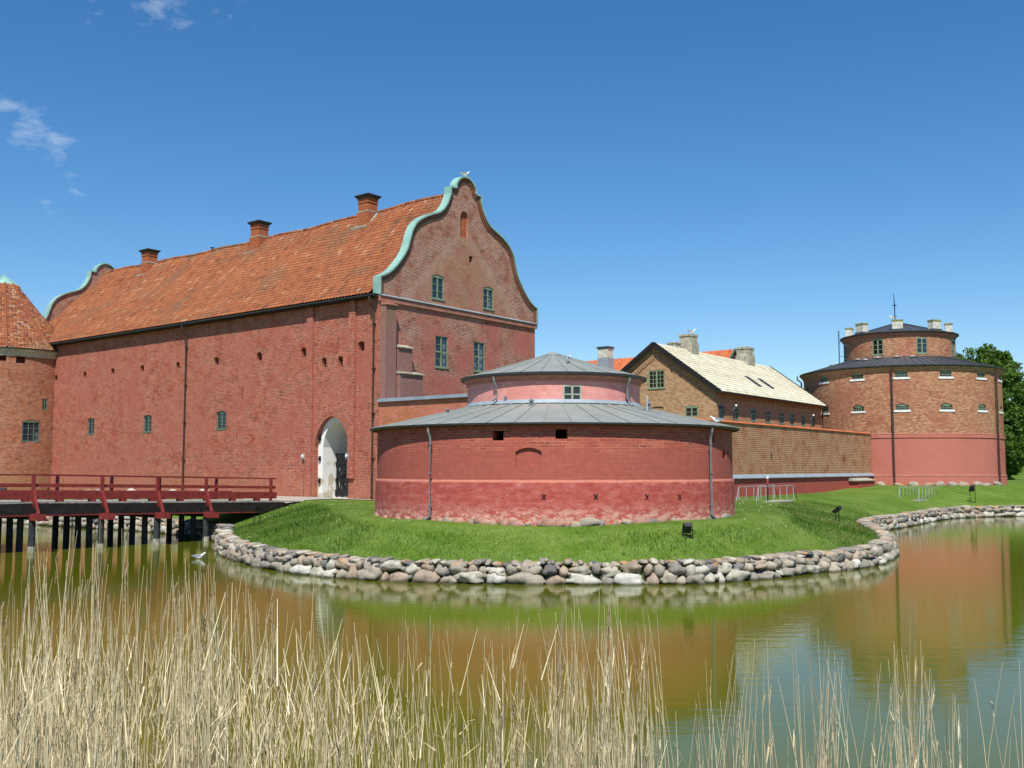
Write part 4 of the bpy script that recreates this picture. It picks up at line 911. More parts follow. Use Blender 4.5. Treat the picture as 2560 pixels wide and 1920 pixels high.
window(bar, mpH, hops[1], 2, 2, 'framegreen', 'glassdark', .06, fw=.08, mull=.1, curtain=[(.1, .45, .0, .3, .9), (.55, .9, .7, 1, .9)])
for o, dr in zip(sops, doors):
    if dr:
        dm = dict(o); b = MB(); mapbar(b, mpS, o['u0']+.05, o['u1']-.05, o['z0'], o['z0']+(o['z1']-o['z0'])*.66, .08, .12)
        do = b.build('door', M['framedark'], bar); o2 = dict(o); o2['z0'] = o['z0']+(o['z1']-o['z0'])*.66; window(bar, mpS, o2, 3, 1, 'framedark', 'glass', .08, fw=.06)
    else: window(bar, mpS, o, 2, 3, 'framegreen', 'glass', .07, fw=.07, bw=.035, mull=.09, transom=2, curtain=[(.0, .45, .0, .48, .98), (.55, 1, .52, 1, .98)], sill=(.05, .04, .03, 'framedark'))
# roof planes with overhangs
ovx, ovy = .38, .45; sl = (zrk-zek)/half
def rfK(side):
    def f(a, b_, h):
        u = -ovx+(KL+2*ovx)*a; v = (-ovy+(half+ovy)*b_) ; z = zek+.22+sl*v; nrm = sqrt(1+sl*sl)
        vv = v-h*sl/nrm; z2 = z+h/nrm
        return mpS(u, z2, vv if side > 0 else KWd-vv)
    return f
b = MB(); tiled(b, rfK(1), KL, 6.0, .26, .33, .035, 3, .03); b.build('roof', M['tileyellow'], bar)
b = MB(); tiled(b, rfK(-1), KL, 6.0, 1.0, 1.0, .03, 2, .03); b.build('rear_roof', M['tileyellow'], bar)
fK = rfK(1); gK = rfK(-1)
for f in (fK, gK):
    for a_ in (0, 1):
        b = MB(); p0, p1 = f(a_, 0, -.03), f(a_, 1, -.03); b.bar(p0+Vector((0, 0, -.02)), p1+Vector((0, 0, -.02)), .06, .30); b.build('bargeboard', M['black'], bar)
b = MB(); b.tube([fK(0, 0, -.04)-Kw*.08, fK(1, 0, -.04)-Kw*.08], .07, 8); b.build('gutter', M['gutter'], bar)
b = MB(); n = int(KL/.55)
for k in range(n): ua = KL*(k+.25)/n; mapbar(b, mpS, ua, ua+.20, zek-.5, zek-.24, -.08, .0)
mapbar(b, mpS, 0, KL, zek-.28, zek+.1, -.13, .0); b.build('cornice', M['barrackside'], bar)
b = MB(); nd = 26
for s_ in (1, -1):
    for k in range(nd):
        t0 = k/nd; u = (half-.25)*(1-t0); zc = zek+(zrk-zek)*(1-(u+.0)/half) - .62; uu = half+s_*u
        if zc > zek-.9: mapbar(b, mpH, uu-.075, uu+.075, zc-.16, zc, -.06, 0)
    b.hexa([mpH(half, zrk-.62, -.08), mpH(half+s_*half, zek-.62, -.08), mpH(half+s_*half, zek-.62, 0), mpH(half, zrk-.62, 0), mpH(half, zrk+.1, -.08), mpH(half+s_*half, zek+.1, -.08), mpH(half+s_*half, zek+.1, 0), mpH(half, zrk+.1, 0)])
b.build('gable_frieze', M['barrack'], bar)
ridK = K0+Kw*half
for px, yt, hw in ((1721, 838, .52), (1863, 870, .62)):
    p = PP(px, yt, ridK, nK); c = Vector((p.x, p.y, 0)); b = MB(); zt_ = p.z
    b.box(c+Vector((0, 0, (zt_+zrk-.8)/2)), Kd*hw*.95, Kw*.5, Vector((0, 0, (zt_-zrk+.8)/2))); b.box(c+Vector((0, 0, zrk+.25)), Kd*(hw+.08), Kw*.56, Vector((0, 0, .5))); b.box(c+Vector((0, 0, zt_-.05)), Kd*(hw+.03), Kw*.54, Vector((0, 0, .08)))
    o = b.build('chimney', M['concrete'], bar)
p = PP(1703, 857, ridK, nK); c = Vector((p.x, p.y, 0))+Kw*.6; b = MB(); b.box(c+Vector((0, 0, (p.z+zrk-1)/2)), Kd*.35, Kw*.35, Vector((0, 0, (p.z-zrk+1)/2))); b.box(c+Vector((0, 0, p.z)), Kd*.4, Kw*.4, Vector((0, 0, .05))); b.build('chimney', M['concrete'], bar)
for px0, px1, yy in ((1909, 1930, 956), (1941, 1963, 962)):
    u0, u1 = SW(px0, yy)[0], SW(px1, yy)[0]; a0 = (u0+ovx+1.2)/(KL+2*ovx); b = MB()
    A = fK(a0, .28, .10); B = fK(a0+.0, .50, .10); C_ = fK(a0+.03, .50, .10); D_ = fK(a0+.03, .28, .10); dn = Vector((0, 0, -.1)); b.hexa([A+dn, D_+dn, C_+dn, B+dn, A, D_, C_, B]); b.build('roof_light', M['gutter'], bar)
u = KL-.02; b = MB(); b.tube([mpS(u, zek+.1, -.5), mpS(u, zek-.2, -.45), mpS(u, zek-.7, -.12), mpS(u, 2, -.12)], .065, 8); b.build('drainpipe', M['pipebrown'], bar)
for px, py in ((1826, 1016), (2021, 1040)):
    u, z = SW(px, py); t_ = thing('wall_lamp', 'white wall lamp beside the %s door of the buff house' % ('near' if px < 1900 else 'far'), 'lamp', tuple(mpS(u, z, 0)))
    b = MB(); b.tube([mpS(u, z-.45, 0), mpS(u, z-.1, -.35), mpS(u, z, -.4)], .025, 6); b.build('bracket', M['galv'], t_)
    b = MB(); c = mpS(u, z+.05, -.42); b.lathe((c.x, c.y), [(.04, c.z-.07), (.08, c.z-.05), (.09, c.z), (.06, c.z+.06), (0, c.z+.08)], 10); b.build('lamp_shade', M['white'], t_)

# ------------------------------------------------------------------ red roofed house behind
R0 = PY(1832, 874, 101); Rd = -Lv; rz = R0.z; R0 = Vector((R0.x, R0.y, 0)); RLn = 19.0; nR = Vector((-Rd.y, Rd.x, 0))  # ridge runs from R0 along +Lv
red = thing('red_roofed_house', 'house with bright red tiled roof showing behind the buff house', 'house', tuple(R0+Lv*9+Vector((0, 0, 2))))
hwR = 4.6; slR = .85
def rfR(side):
    def f(a, b_, h): v = (hwR+.4)*(1-b_); q = R0+Lv*(-.2+(RLn+.4)*a)+(-Gv if side > 0 else Gv)*v; return q+Vector((0, 0, rz-slR*v+h))
    return f
b = MB(); tiled(b, rfR(1), RLn, 6.2, .28, .36, .04, 3, .03); b.build('roof', M['tilered'], red)
b = MB(); tiled(b, rfR(-1), RLn, 6.2, 1, 1.0, .04, 2, .03); b.build('rear_roof', M['tilered'], red)
b = MB(); ze_ = rz-slR*hwR
for uu in (0, RLn):
    P_ = R0+Lv*uu; b.face([P_-Gv*hwR+Vector((0, 0, 1)), P_+Gv*hwR+Vector((0, 0, 1)), P_+Gv*hwR+Vector((0, 0, ze_)), P_+Vector((0, 0, rz-.05)), P_-Gv*hwR+Vector((0, 0, ze_))])
for s_ in (-1, 1): b.face([R0+Gv*hwR*s_+Vector((0, 0, 1)), R0+Lv*RLn+Gv*hwR*s_+Vector((0, 0, 1)), R0+Lv*RLn+Gv*hwR*s_+Vector((0, 0, ze_)), R0+Gv*hwR*s_+Vector((0, 0, ze_))])
b.build('wall', M['housewall'], red)
for s_ in (1, -1): b = MB(); f = rfR(s_); b.bar(f(-.002, 0, .03), f(-.002, 1, .03), .08, .22); b.build('bargeboard', M['framedark'], red)
cq = PY(1514, 905, 107); b = MB(); zt_ = zat(870, 107, 1514); c = Vector((cq.x, cq.y, 0)); b.box(c+Vector((0, 0, (zt_+11.2+.4)/2)), Lv*.62, Gv*.55, Vector((0, 0, (zt_-11.2-.4)/2))); o = b.build('chimney', M['palech'], red)
b = MB(); b.box(c+Vector((0, 0, zt_+.02)), Lv*.72, Gv*.65, Vector((0, 0, .08))); b.build('cap', M['gutter'], o)
b = MB(); b.box(c+Vector((0, 0, rz-.95)), Lv*.66, Gv*.59, Vector((0, 0, .75))); b.build('flashing', M['lead'], o)

# ------------------------------------------------------------------ round tower at the left edge
WC = (-41.3, 82.3); WR = 6.15; mpW, inW = cyl(WC, WR)
lt = thing('round_tower', 'round brick tower with conical orange tiled roof and copper cap at the castle end', 'tower', (WC[0], WC[1], 1.8))
TW = atan2(WC[0], WC[1]); zew = inW(20, 869)[1]
wops = [rectc(inW, 55, 1050, 100, 1104, depth=.18, rise=.12), rectc(inW, 105.5, 997, 119, 1025, depth=.18), rectc(inW, 40, 890, 64, 908, depth=.9, back=True), rectc(inW, -8, 884, 16, 902, depth=.9, back=True)]
b = MB(); strips(b, [-pi*WR+2*pi*WR*k/80 for k in range(81)], 1.0, zew-.1, wops, mpW); b.build('wall', M['ltower'], lt)
window(lt, mpW, wops[0], 3, 3, 'framedark', 'glass', .08, fw=.07, bw=.035, mull=.04, curtain=[(.7, 1, .75, 1, .5)], sill=(.05, .05, .04, 'framedark')); window(lt, mpW, wops[1], 2, 2, 'framedark', 'glass', .08, fw=.07)
b = MB(); b.lathe(WC, [(WR, zew-.62), (WR+.06, zew-.6), (WR+.1, zew-.35), (WR+.22, zew-.2), (WR+.25, zew-.04)], 80); b.build('cornice', M['plaster2'], lt)
za = zat(688, 82.2, 10); zc_ = zat(713, 82.2, 10); WE = 6.5
rc_ = 1.12
b = MB(); nseg = 12
for k in range(nseg):
    A, B = 2*pi*k/nseg, 2*pi*(k+1)/nseg
    if cos((A+B)/2-TW-0) < -.35: continue
    def f(a, b_, h, A=A, B=B):
        r = WE+(rc_-WE)*b_; z = zew+(zc_-zew)*(b_-.05*sin(pi*b_)*1.0); th = A+(B-A)*a; r2 = r*(1-.012*sin(pi*a)); return Vector((WC[0]+(r2+h*.8)*sin(th), WC[1]-(r2+h*.8)*cos(th), z+h*.6))
    nr = 30
    for r in range(nr):
        b0, b1 = r/nr, (r+1)/nr; wid = (WE+(rc_-WE)*b0)*(B-A); nc = max(1, int(round(wid/.27)))
        for c in range(nc):
            t = random.random()
            for j in range(3):
                a0, a1 = (c+j/3)/nc, (c+(j+1)/3)/nc; h0, h1 = .04*sin(pi*j/3), .04*sin(pi*(j+1)/3)
                q0, q1 = f(a0, b0, h0+.03), f(a1, b0, h1+.03); b.face([q0, q1, f(a1, b1, h1), f(a0, b1, h0)], None, t); b.face([f(a0, b0, h0), f(a1, b0, h1), q1, q0], None, t)
    b.tube([f(0, t_/6, .05) for t_ in range(7)], .09, 6, .35)
b.build('roof', M['tile'], lt)
b = MB(); b.lathe(WC, [(rc_+.12, zc_-.08), (rc_*.5, zc_+(za-zc_)*.52), (.0, za)], 12)
for k in range(12): th = 2*pi*k/12; d = Vector((sin(th), -cos(th), 0)); b.bar(Vector((WC[0], WC[1], zc_-.05))+d*(rc_+.12), Vector((WC[0], WC[1], za+.02)), .05, .05)
b.tube([Vector((WC[0], WC[1], za-.1)), Vector((WC[0], WC[1], za+.35))], .03, 6); b.build('copper_cap', M['copper'], lt)
b = MB(); b.lathe(WC, [(WE-.05, zew-.03), (WE+.03, zew-.06), (WE+.06, zew)], 80); b.build('gutter', M['gutter'], lt)

# ------------------------------------------------------------------ timber bridge
BK = 1.03; B0 = Vector((-12.0*BK, 50.7*BK, 0)); BD = Vector((-.639, -.769, 0)).normalized(); BW = Vector((-.774, .633, 0)).normalized(); WB = 4.1
def bz(s): return 1.84+.021*min(s, 12)-.012*max(0, s-16)
def bp(s, w_, z): return B0+BD*s+BW*w_+Vector((0, 0, z))
br = thing('timber_bridge', 'red painted timber footbridge on tarred piles crossing to the castle gate', 'bridge', tuple(bp(8, WB/2, 1.5)))
SB = [3.62, 6.2, 8.9, 11.95, 15.0, 18.0, 21.0, 24.0, 27.0, 30.0]; SMAX = 44
def beam(mb, s0, s1, w_, dz, ww, hh, n=10):
    for k in range(n):
        a, e = s0+(s1-s0)*k/n, s0+(s1-s0)*(k+1)/n; mb.bar(bp(a, w_, bz(a)+dz), bp(e, w_, bz(e)+dz), ww, hh)
b = MB()
for k in range(150):
    a = -2.2+(SMAX+2.2)*k/150; e = -2.2+(SMAX+2.2)*(k+.93)/150; z = bz(a); b.hexa([bp(a, -.05, z-.06), bp(e, -.05, z-.06), bp(e, WB+.05, z-.06), bp(a, WB+.05, z-.06), bp(a, -.05, z), bp(e, -.05, z), bp(e, WB+.05, z), bp(a, WB+.05, z)], random.random())
b.build('deck', M['deck'], br)
for w_ in (.08, WB*.33, WB*.66, WB-.08): b = MB(); beam(b, -1.0, SMAX, w_, -.30, .26, .46, 14); b.build('girder', M['darkwood'], br)
for w_ in (-.02, WB+.02): b = MB(); beam(b, .3, SMAX, w_, -.56, .10, .05, 14); b.build('edge_strip', M['redwood'], br)
for w_ in (.14, WB-.14):
    b = MB(); beam(b, -.55, SMAX, w_, .28, .22, .33, 14)
    for k in range(int((SMAX)/1.45)): s_ = .6+k*1.45; b.box(bp(s_, w_, bz(s_)+.06), BD*.14, BW*.11, Vector((0, 0, .07)))
    b.build('wheel_guard', M['redwood'], br)
    o_ = -.08 if w_ < 1 else .08
    rz_ = [(1.13, .16, .07), (.68, .06, .13)]
    for dz, ww, hh in rz_: b = MB(); beam(b, -.55, SMAX, w_+(.0), dz, ww, hh, 14); b.build('rail', M['redwood'], br)
    for s_ in [.28 if w_ > 1 else -.18]+SB+[33, 36, 39, 42]:
        b = MB(); b.box(bp(s_, w_+(-.10 if w_ < 1 else .10), bz(s_)+.55), BD*.065, BW*.055, Vector((0, 0, .57)))
        if s_ > 1:
            sg = -1 if w_ < 1 else 1; b.bar(bp(s_+.0, w_+sg*.14, bz(s_)+.45), bp(s_, w_+sg*.62, bz(s_)-.50), .11, .11)
            b.bar(bp(s_, w_+sg*.16, bz(s_)+.05), bp(s_, w_+sg*.12, bz(s_)-.52), .1, .1)
        b.build('rail_post', M['redwood'], br)
for s_ in SB+[33, 36]:
    b = MB(); b.bar(bp(s_, -.75, bz(s_)-.64), bp(s_, WB+.75, bz(s_)-.64), .26, .22); cb = b.build('cap_beam', M['darkwood'], br)
    for sg, w0, w1 in ((-1, -.84, -.0), (1, WB, WB+.84)): b = MB(); b.bar(bp(s_, w0, bz(s_)-.635), bp(s_, w1, bz(s_)-.635), .31, .26); b.build('beam_end', M['redwood'], br)
    for k in range(5):
        w_ = .02+(WB-.04)*k/4; b = MB(); j = random.uniform(-.05, .05); b.tube([bp(s_+j, w_, -1.4), bp(s_+j*.3, w_, bz(s_)-.75)], [.15, .135], 10); pl = b.build('pile', M['pile'], br)
        if k == 0: b = MB(); b.tube([bp(s_+j, w_, -.3), bp(s_+j, w_, .24+random.uniform(-.05, .05))], .158, 10); b.build('pile_collar', M['concrete'], pl)
# path at the gate
def gp(u, d): return C0+Lv*u+nL*d
pth = [gp(1.2, .05), gp(9.5, .05), bp(-.9, WB+.3, 0), bp(-.9, -.4, 0), gp(1.5, 2.2)]
P2 = [gp(-.2, .08), gp(10.5, .08), gp(10.0, 1.2), bp(-1.3, WB+.1, 0), bp(-1.3, -.1, 0), gp(2.2, 1.1), gp(-.1, .55)]
nseg_ = 14; V = []; F = []
cP = sum((Vector((p.x, p.y, 0)) for p in P2), Vector())/len(P2)
for i_, p in enumerate(P2):
    q = P2[(i_+1) % len(P2)]
    for k in range(nseg_):
        for j in range(nseg_): pass
b = MB(); 
for i_, p in enumerate(P2):
    q = P2[(i_+1) % len(P2)]
    for k in range(6):
        for j in range(6):
            def pt(a, r): e = Vector((p.x, p.y, 0))*(1-a)+Vector((q.x, q.y, 0))*a; return cP*(1-r)+e*r
            c4 = [pt(k/6, j/6), pt((k+1)/6, j/6), pt((k+1)/6, (j+1)/6), pt(k/6, (j+1)/6)]
            c4 = [Vector((c.x, c.y, tz1(c.x, c.y)+.035)) for c in c4]
            b.face(c4 if j else [c4[0], c4[2], c4[3]])
tag(b.build('path', M['gravel']), 'pale gravel path between bridge and gate', 'path', kind='structure')

# ------------------------------------------------------------------ boulder walls along the water
def along(pts):
    P_ = [Vector((x, y, 0)) for x, y in pts]; L = [0]
    for a, c in zip(P_[:-1], P_[1:]): L.append(L[-1]+(c-a).length)
    def f(s):
        s = max(0, min(L[-1]-1e-6, s)); i = max(k for k in range(len(L)) if L[k] <= s); i = min(i, len(P_)-2); t = (s-L[i])/(L[i+1]-L[i]); d = (P_[i+1]-P_[i]).normalized(); return P_[i].lerp(P_[i+1], t), d
    return f, L[-1]
def smoothline(pts, it=2):
    for _ in range(it):
        q = [pts[0]]
        for a, c in zip(pts[:-1], pts[1:]): q += [(a[0]*.75+c[0]*.25, a[1]*.75+c[1]*.25), (a[0]*.25+c[0]*.75, a[1]*.25+c[1]*.75)]
        q.append(pts[-1]); pts = q
    return pts
def boulder_wall(name, label, pts, big, tiers, ncap=100):
    pts = smoothline(pts, 1); f, L = along(pts); mid = f(L/2)[0]; par = thing(name, label, 'stone wall', (mid.x, mid.y, 0)); items = []
    for ti, (zc, h, w0, w1, inset) in enumerate(tiers):
        s = random.uniform(0, .3)
        while s < L:
            w_ = random.uniform(w0, w1)*big; w_ *= random.choice([.62, .85, 1, 1, 1.2]); p, d = f(s+w_/2); n = Vector((-d.y, d.x, 0)); hh = h*random.uniform(.82, 1.22)*big**.5
            p = p+n*(inset+random.uniform(-.05, .05)); z = zc*big**.5+random.uniform(-.06, .06)
            items.append((w_, hh, (p.x, p.y, z), atan2(d.y, d.x)))
            s += w_*.99
            if random.random() < .35:
                p, d = f(s); items.append((.16*big, .15*big, (p.x+n.x*inset*.8, p.y+n.y*inset*.8, z+random.choice([-.2, .2])*h), atan2(d.y, d.x)))
    items.sort(key=lambda q: -(q[0]*q[1])/max(10, sqrt(q[2][0]**2+q[2][1]**2)))
    tint = lambda low: random.choice([.35, .45, .55, .62, .7, .85, .9, .94, .98]) if low else random.choice([.08, .2, .3, .38, .45, .5, .55, .6, .64, .7, .8, .85, .9, .94])
    rest_v = []; rest_f = []; rest_t = []; nv = 0
    for i_, (w_, hh, c, r) in enumerate(items):
        t = tint(c[2] < .25)
        if i_ < ncap: rockobj('boulder', c, w_*.50, .30*big, hh*.52, r, par, t, 3 if w_ > .45 and big <= 1 else 2)
        else:
            V_, F_ = rock(None, c, w_*.50, .30*big, hh*.52, r, t, 2); rest_v += [(x+c[0]-mid.x, y+c[1]-mid.y, z+c[2]) for x, y, z in V_]; rest_f += [tuple(q+nv for q in ff) for ff in F_]; rest_t += [t]*len(F_); nv += len(V_)
    if rest_v: tag(mesh_np('smaller_boulders', np.array(rest_v), np.array(rest_f), np.array(rest_t), M['stone'], par, True), kind='stuff')
    return par
T2 = [(.10, .44, .36, 1.0, .02), (.41, .34, .28, .76, .12), (.60, .15, .18, .40, .24)]
boulder_wall('boulder_wall', 'low wall of big round fieldstones holding the grass bank before the bastion', SHORE[7:26], 1.0, T2)
boulder_wall('boulder_wall', 'fieldstone edging seen behind the bridge piles', [(-46, 77)]+SHORE[:8], 1.25, T2)
boulder_wall('boulder_wall', 'fieldstone edging along the water below the far round tower', SHORE[25:]+[(46, 77)], 1.25, T2)
# loose stones at the castle foot
for k, (px, py, s_) in enumerate(((345, 1232, .75), (448, 1231, .8), (358, 1233, .3), (531, 1234, .9), (561, 1233, .55), (580, 1239, .45), (472, 1236, .5), (265, 1228, .35), (240, 1229, .3))):
    u = LW(px, 1200)[0]; p = gp(u, .5); rockobj('foundation_stone', (p.x, p.y, 1.85), s_*.6, .35, s_*.33, atan2(Lv.y, Lv.x), castle, .93 if s_ > .4 else .5)

# ------------------------------------------------------------------ grass
def scatter(n, x0, x1, y0, y1):
    return RNG.uniform(x0, x1, n), RNG.uniform(y0, y1, n)
def clear(X, Y):   # keep blades out of walls
    ok = np.hypot(X-BC[0], Y-BC[1]) > BR+.12
    dl = (X-C0.x)*nL.x+(Y-C0.y)*nL.y; al = (X-C0.x)*Lv.x+(Y-C0.y)*Lv.y
    ok &= ~((dl < 1.2) & (al > -3)); dc = (X-curt0.x)*nC.x+(Y-curt0.y)*nC.y; ok &= ~((dc < .15) & (dl < 0))
    ok &= np.hypot(X-TC[0], Y-TC[1]) > TR+.3
    s_ = (X-B0.x)*BD.x+(Y-B0.y)*BD.y; w_ = (X-B0.x)*BW.x+(Y-B0.y)*BW.y; ok &= ~((s_ < .3) & (w_ > -.1) & (dl > 0)); ok &= ~((s_ > -2) & (w_ > -.2) & (w_ < WB+.2))
    return ok
def blades(name, X, Y, H, W, label, mat, lean=.35, tadd=0.0):
    n = len(X); Z = tz(X, Y)-.02; a = RNG.uniform(0, 2*pi, n); l = RNG.normal(0, lean, (n, 2))*H[:, None]
    bx, by = np.cos(a)*W/2, np.sin(a)*W/2
    V = np.stack([np.stack([X-bx, Y-by, Z], 1), np.stack([X+bx, Y+by, Z], 1), np.stack([X+l[:, 0], Y+l[:, 1], Z+H], 1)], 1).reshape(-1, 3)
    F = np.arange(3*n).reshape(-1, 3); rn = np.clip(.5+.35*np.sin(X*.9+np.cos(Y*.8)*2)*.6+RNG.normal(0, .22, n)+tadd+.2*ss(X, 6, 11), 0, 1)  # blades to the right tinted paler, making up for self-shadow on that slope
    o = mesh_np(name, V, F, rn, M[mat]); tag(o, label, 'grass', kind='stuff'); return o
def dens(n, box, fn):
    X, Y = scatter(n, *box); d = field(X, Y); k = (d > .30) & clear(X, Y); X, Y, d = X[k], Y[k], d[k]; pr = fn(X, Y, d); k = RNG.uniform(0, 1, len(X)) < pr; return X[k], Y[k], d[k]
def longp(X, Y, d):
    side = ss(np.abs(X-2.5), 6, 11); dm = 1.75+side*2.8; return (1-ss(d, dm-.35, dm+.35))*np.clip(.62+.5*lumps(X*.8, Y*.8), .15, 1)
X, Y, d = dens(420000, (-14, 21, 30.5, 62), longp); H = RNG.uniform(.06, .22, len(X))*(.75+.5*lumps(X*.5+3, Y*.5)); H = np.maximum(H, .05)
blades('grass', X, Y, H, RNG.uniform(.012, .028, len(X)), 'long green grass on the sloping banks', 'grassblade')
X, Y, d = dens(200000, (-14, 34, 31.5, 76), lambda X, Y, d: (1-longp(X, Y, d))*.65); H = RNG.uniform(.03, .07, len(X))
blades('short_grass', X, Y, H, RNG.uniform(.015, .035, len(X)), 'short mown grass around the bastion', 'grassblade', tadd=.22)
X, Y, d = dens(5200, (-12, 22, 31, 60), lambda X, Y, d: np.clip(.12+.5*lumps(X*1.7, Y*1.7), 0, 1)*(.35+.65*(d > 1.6)))
n = len(X); Z = tz(X, Y)+RNG.uniform(.05, .13, n); s_ = RNG.uniform(.005, .011, n); V = []
V = np.stack([np.stack([X-s_, Y-s_, Z], 1), np.stack([X+s_, Y-s_, Z], 1), np.stack([X+s_, Y+s_*.6, Z+s_*1.3], 1), np.stack([X-s_, Y+s_*.6, Z+s_*1.3], 1)], 1).reshape(-1, 3)
tag(mesh_np('daisies', V, np.arange(4*n).reshape(-1, 4), np.full(n, .5), M['daisy']), 'tiny white daisies dotted over the lawn', 'flowers', kind='stuff')

X, Y, d = dens(26000, (-14, 34, 30.8, 66), lambda X, Y, d: (d < .62)*np.clip(.25+1.1*lumps(X*2.3, Y*2.3), 0, 1)); H = RNG.uniform(.14, .30, len(X))
blades('tufts', X, Y, H, RNG.uniform(.012, .026, len(X)), 'ragged grass tufts growing over the edge stones', 'grassblade', lean=.5, tadd=.08)

# ------------------------------------------------------------------ dry reeds in the foreground
def reeds():
    V = []; F = []; R = []; nv = 0
    tops = [(0, 1500), (90, 1400), (250, 1330), (330, 1345), (420, 1400), (560, 1420), (700, 1480), (820, 1540), (900, 1590), (950, 1640), (1010, 1540), (1130, 1520), (1210, 1560), (1300, 1620), (1340, 1540), (1430, 1500), (1540, 1500), (1650, 1560), (1720, 1700), (1800, 1640),
            (1880, 1620), (1990, 1590), (2060, 1600), (2120, 1720), (2180, 1720), (2240, 1600), (2270, 1560), (2300, 1620), (2360, 1760), (2430, 1700), (2480, 1680), (2560, 1650)]
    dn = [(0, 1.0), (300, 1.1), (600, 1.0), (880, .85), (945, .35), (1000, .6), (1150, .8), (1290, .5), (1380, .9), (1580, .85), (1680, .45), (1760, .45), (1900, .55), (2000, .55), (2080, .6), (2130, .25), (2200, .4), (2280, .95), (2330, .4), (2420, .3), (2480, .28), (2560, .3)]
    tx, ty = zip(*tops); dx, dy = zip(*dn)
    placed = 0; tries = 0
    clumps = [(random.uniform(-150, 2710), random.uniform(5.0, 9.0)) for _ in range(210)]
    while placed < 2450 and tries < 60000:
        tries += 1; cx, cy = random.choice(clumps); px = cx+random.gauss(0, 34); Y = max(4.8, min(9.4, cy+random.gauss(0, .35)))
        if not -120 < px < 2680: continue
        if random.random() > np.interp(px, dx, dy)*(.9 if Y > 5.2 else 1): continue
        tp = np.interp(px, tx, ty); r = random.random(); spread = r**.9*680-25; py = tp+spread+random.uniform(-30, 30)
        if random.random() < .035: py -= random.uniform(20, 110)
        py = max(1290, py); top = PY(px, py, Y); zt_ = top.z
        x = top.x; lean = random.gauss(0, .05)*min(1, (Y-3.4)/2.4); ly = random.gauss(0, .04); h = zt_+.3; r0 = random.uniform(.0034, .0054)*(Y/6.2)**.6; t = min(1, max(.0, random.gauss(.55, .24)))
        if random.random() < .12: t *= .3
        nseg = 5; crook = random.gauss(0, .02); pts = []
        for k in range(nseg+1):
            q = k/nseg; pts.append((x+lean*h*(q*q-1)*1.0+crook*sin(q*5), Y+ly*h*(q*q-1), -.3+h*q, r0*(1.0-.72*q**2.2)))
        for k, (a, b_, c, rr) in enumerate(pts):
            for j in range(3): V.append((a+rr*cos(j*2.094), b_+rr*sin(j*2.094), c))
        for k in range(nseg):
            tt = min(1, max(0, t+random.uniform(-.1, .1)))
            for j in range(3): a0 = nv+k*3+j; a1 = nv+k*3+(j+1) % 3; F.append((a0, a1, a1+3, a0+3)); R.append(tt)
        nv += 3*(nseg+1); placed += 1
        if random.random() < .03:      # feathery brown seed head
            ax, ay, az, _r = pts[-1]
            for _k in range(14):
                q0 = random.uniform(0, .22); a2 = random.uniform(0, 2*pi); l2 = random.uniform(.03, .07); z0_ = az-q0
                V += [(ax-.003, ay, z0_), (ax+.003, ay, z0_), (ax+cos(a2)*l2*.4, ay+sin(a2)*l2*.4, z0_+l2), (ax+cos(a2)*l2*.3, ay+sin(a2)*l2*.3, z0_+l2)]; F.append((nv, nv+1, nv+2, nv+3)); R.append(.03+.1*random.random()); nv += 4
        # dry leaf sheaths on the stem
        for _ in range(random.choice([0, 1, 1, 2, 3])):
            q = random.uniform(.25, .88); k = int(q*nseg); ax, ay, az, _r = pts[k]; a2 = random.uniform(0, 2*pi); ll = random.uniform(.08, .30); w_ = random.uniform(.003, .006); up = random.uniform(.6, 1.0)
            ax += (pts[min(k+1, nseg)][0]-ax)*(q*nseg-k); ay += (pts[min(k+1, nseg)][1]-ay)*(q*nseg-k); az += (pts[min(k+1, nseg)][2]-az)*(q*nseg-k)
            ex, ey, ez = ax+cos(a2)*ll*.16, ay+sin(a2)*ll*.16, az+ll*up
            V += [(ax-w_*.5, ay, az), (ax+w_*.5, ay, az), ((ax+ex)/2+w_*.6+cos(a2)*.01, (ay+ey)/2, (az+ez)/2+.03), ((ax+ex)/2-w_*.6, (ay+ey)/2, (az+ez)/2+.03)]; F.append((nv, nv+1, nv+2, nv+3)); R.append(max(0, t-random.uniform(0, .35))); nv += 4
            V += [((ax+ex)/2-w_*.6, (ay+ey)/2, (az+ez)/2+.03), ((ax+ex)/2+w_*.6, (ay+ey)/2, (az+ez)/2+.03), (ex+.001, ey, ez), (ex-.001, ey, ez)]; F.append((nv, nv+1, nv+2, nv+3)); R.append(max(0, t-random.uniform(0, .35))); nv += 4
    # dense old growth low down on the left
    for _ in range(900):
        px = random.uniform(-100, 1000)*random.choice([1, 1, .8]) if random.random() < .8 else random.uniform(0, 1700); Y = random.uniform(5.2, 8); py = random.triangular(1620, 1990, 1850)
        p = PY(px, py, Y); a2 = random.uniform(0, 2*pi); ll = random.uniform(.15, .5); up = random.uniform(.5, 1); w_ = random.uniform(.002, .004); t = random.random()**1.4
        if random.random() < .25: up = random.uniform(-.5, .3)
        ex, ey, ez = p.x+cos(a2)*ll*.25, p.y+sin(a2)*ll*.25, p.z+ll*up
        V += [(p.x-w_, p.y, p.z), (p.x+w_, p.y, p.z), (ex+w_*.3, ey, ez), (ex-w_*.3, ey, ez)]; F.append((nv, nv+1, nv+2, nv+3)); R.append(t); nv += 4
    return np.array(V), np.array(F), np.array(R)
V, F, R = reeds(); tag(mesh_np('reeds', V, F, R, M['reed']), 'dense stand of dry straw coloured reeds at the near bank', 'reeds', kind='stuff')

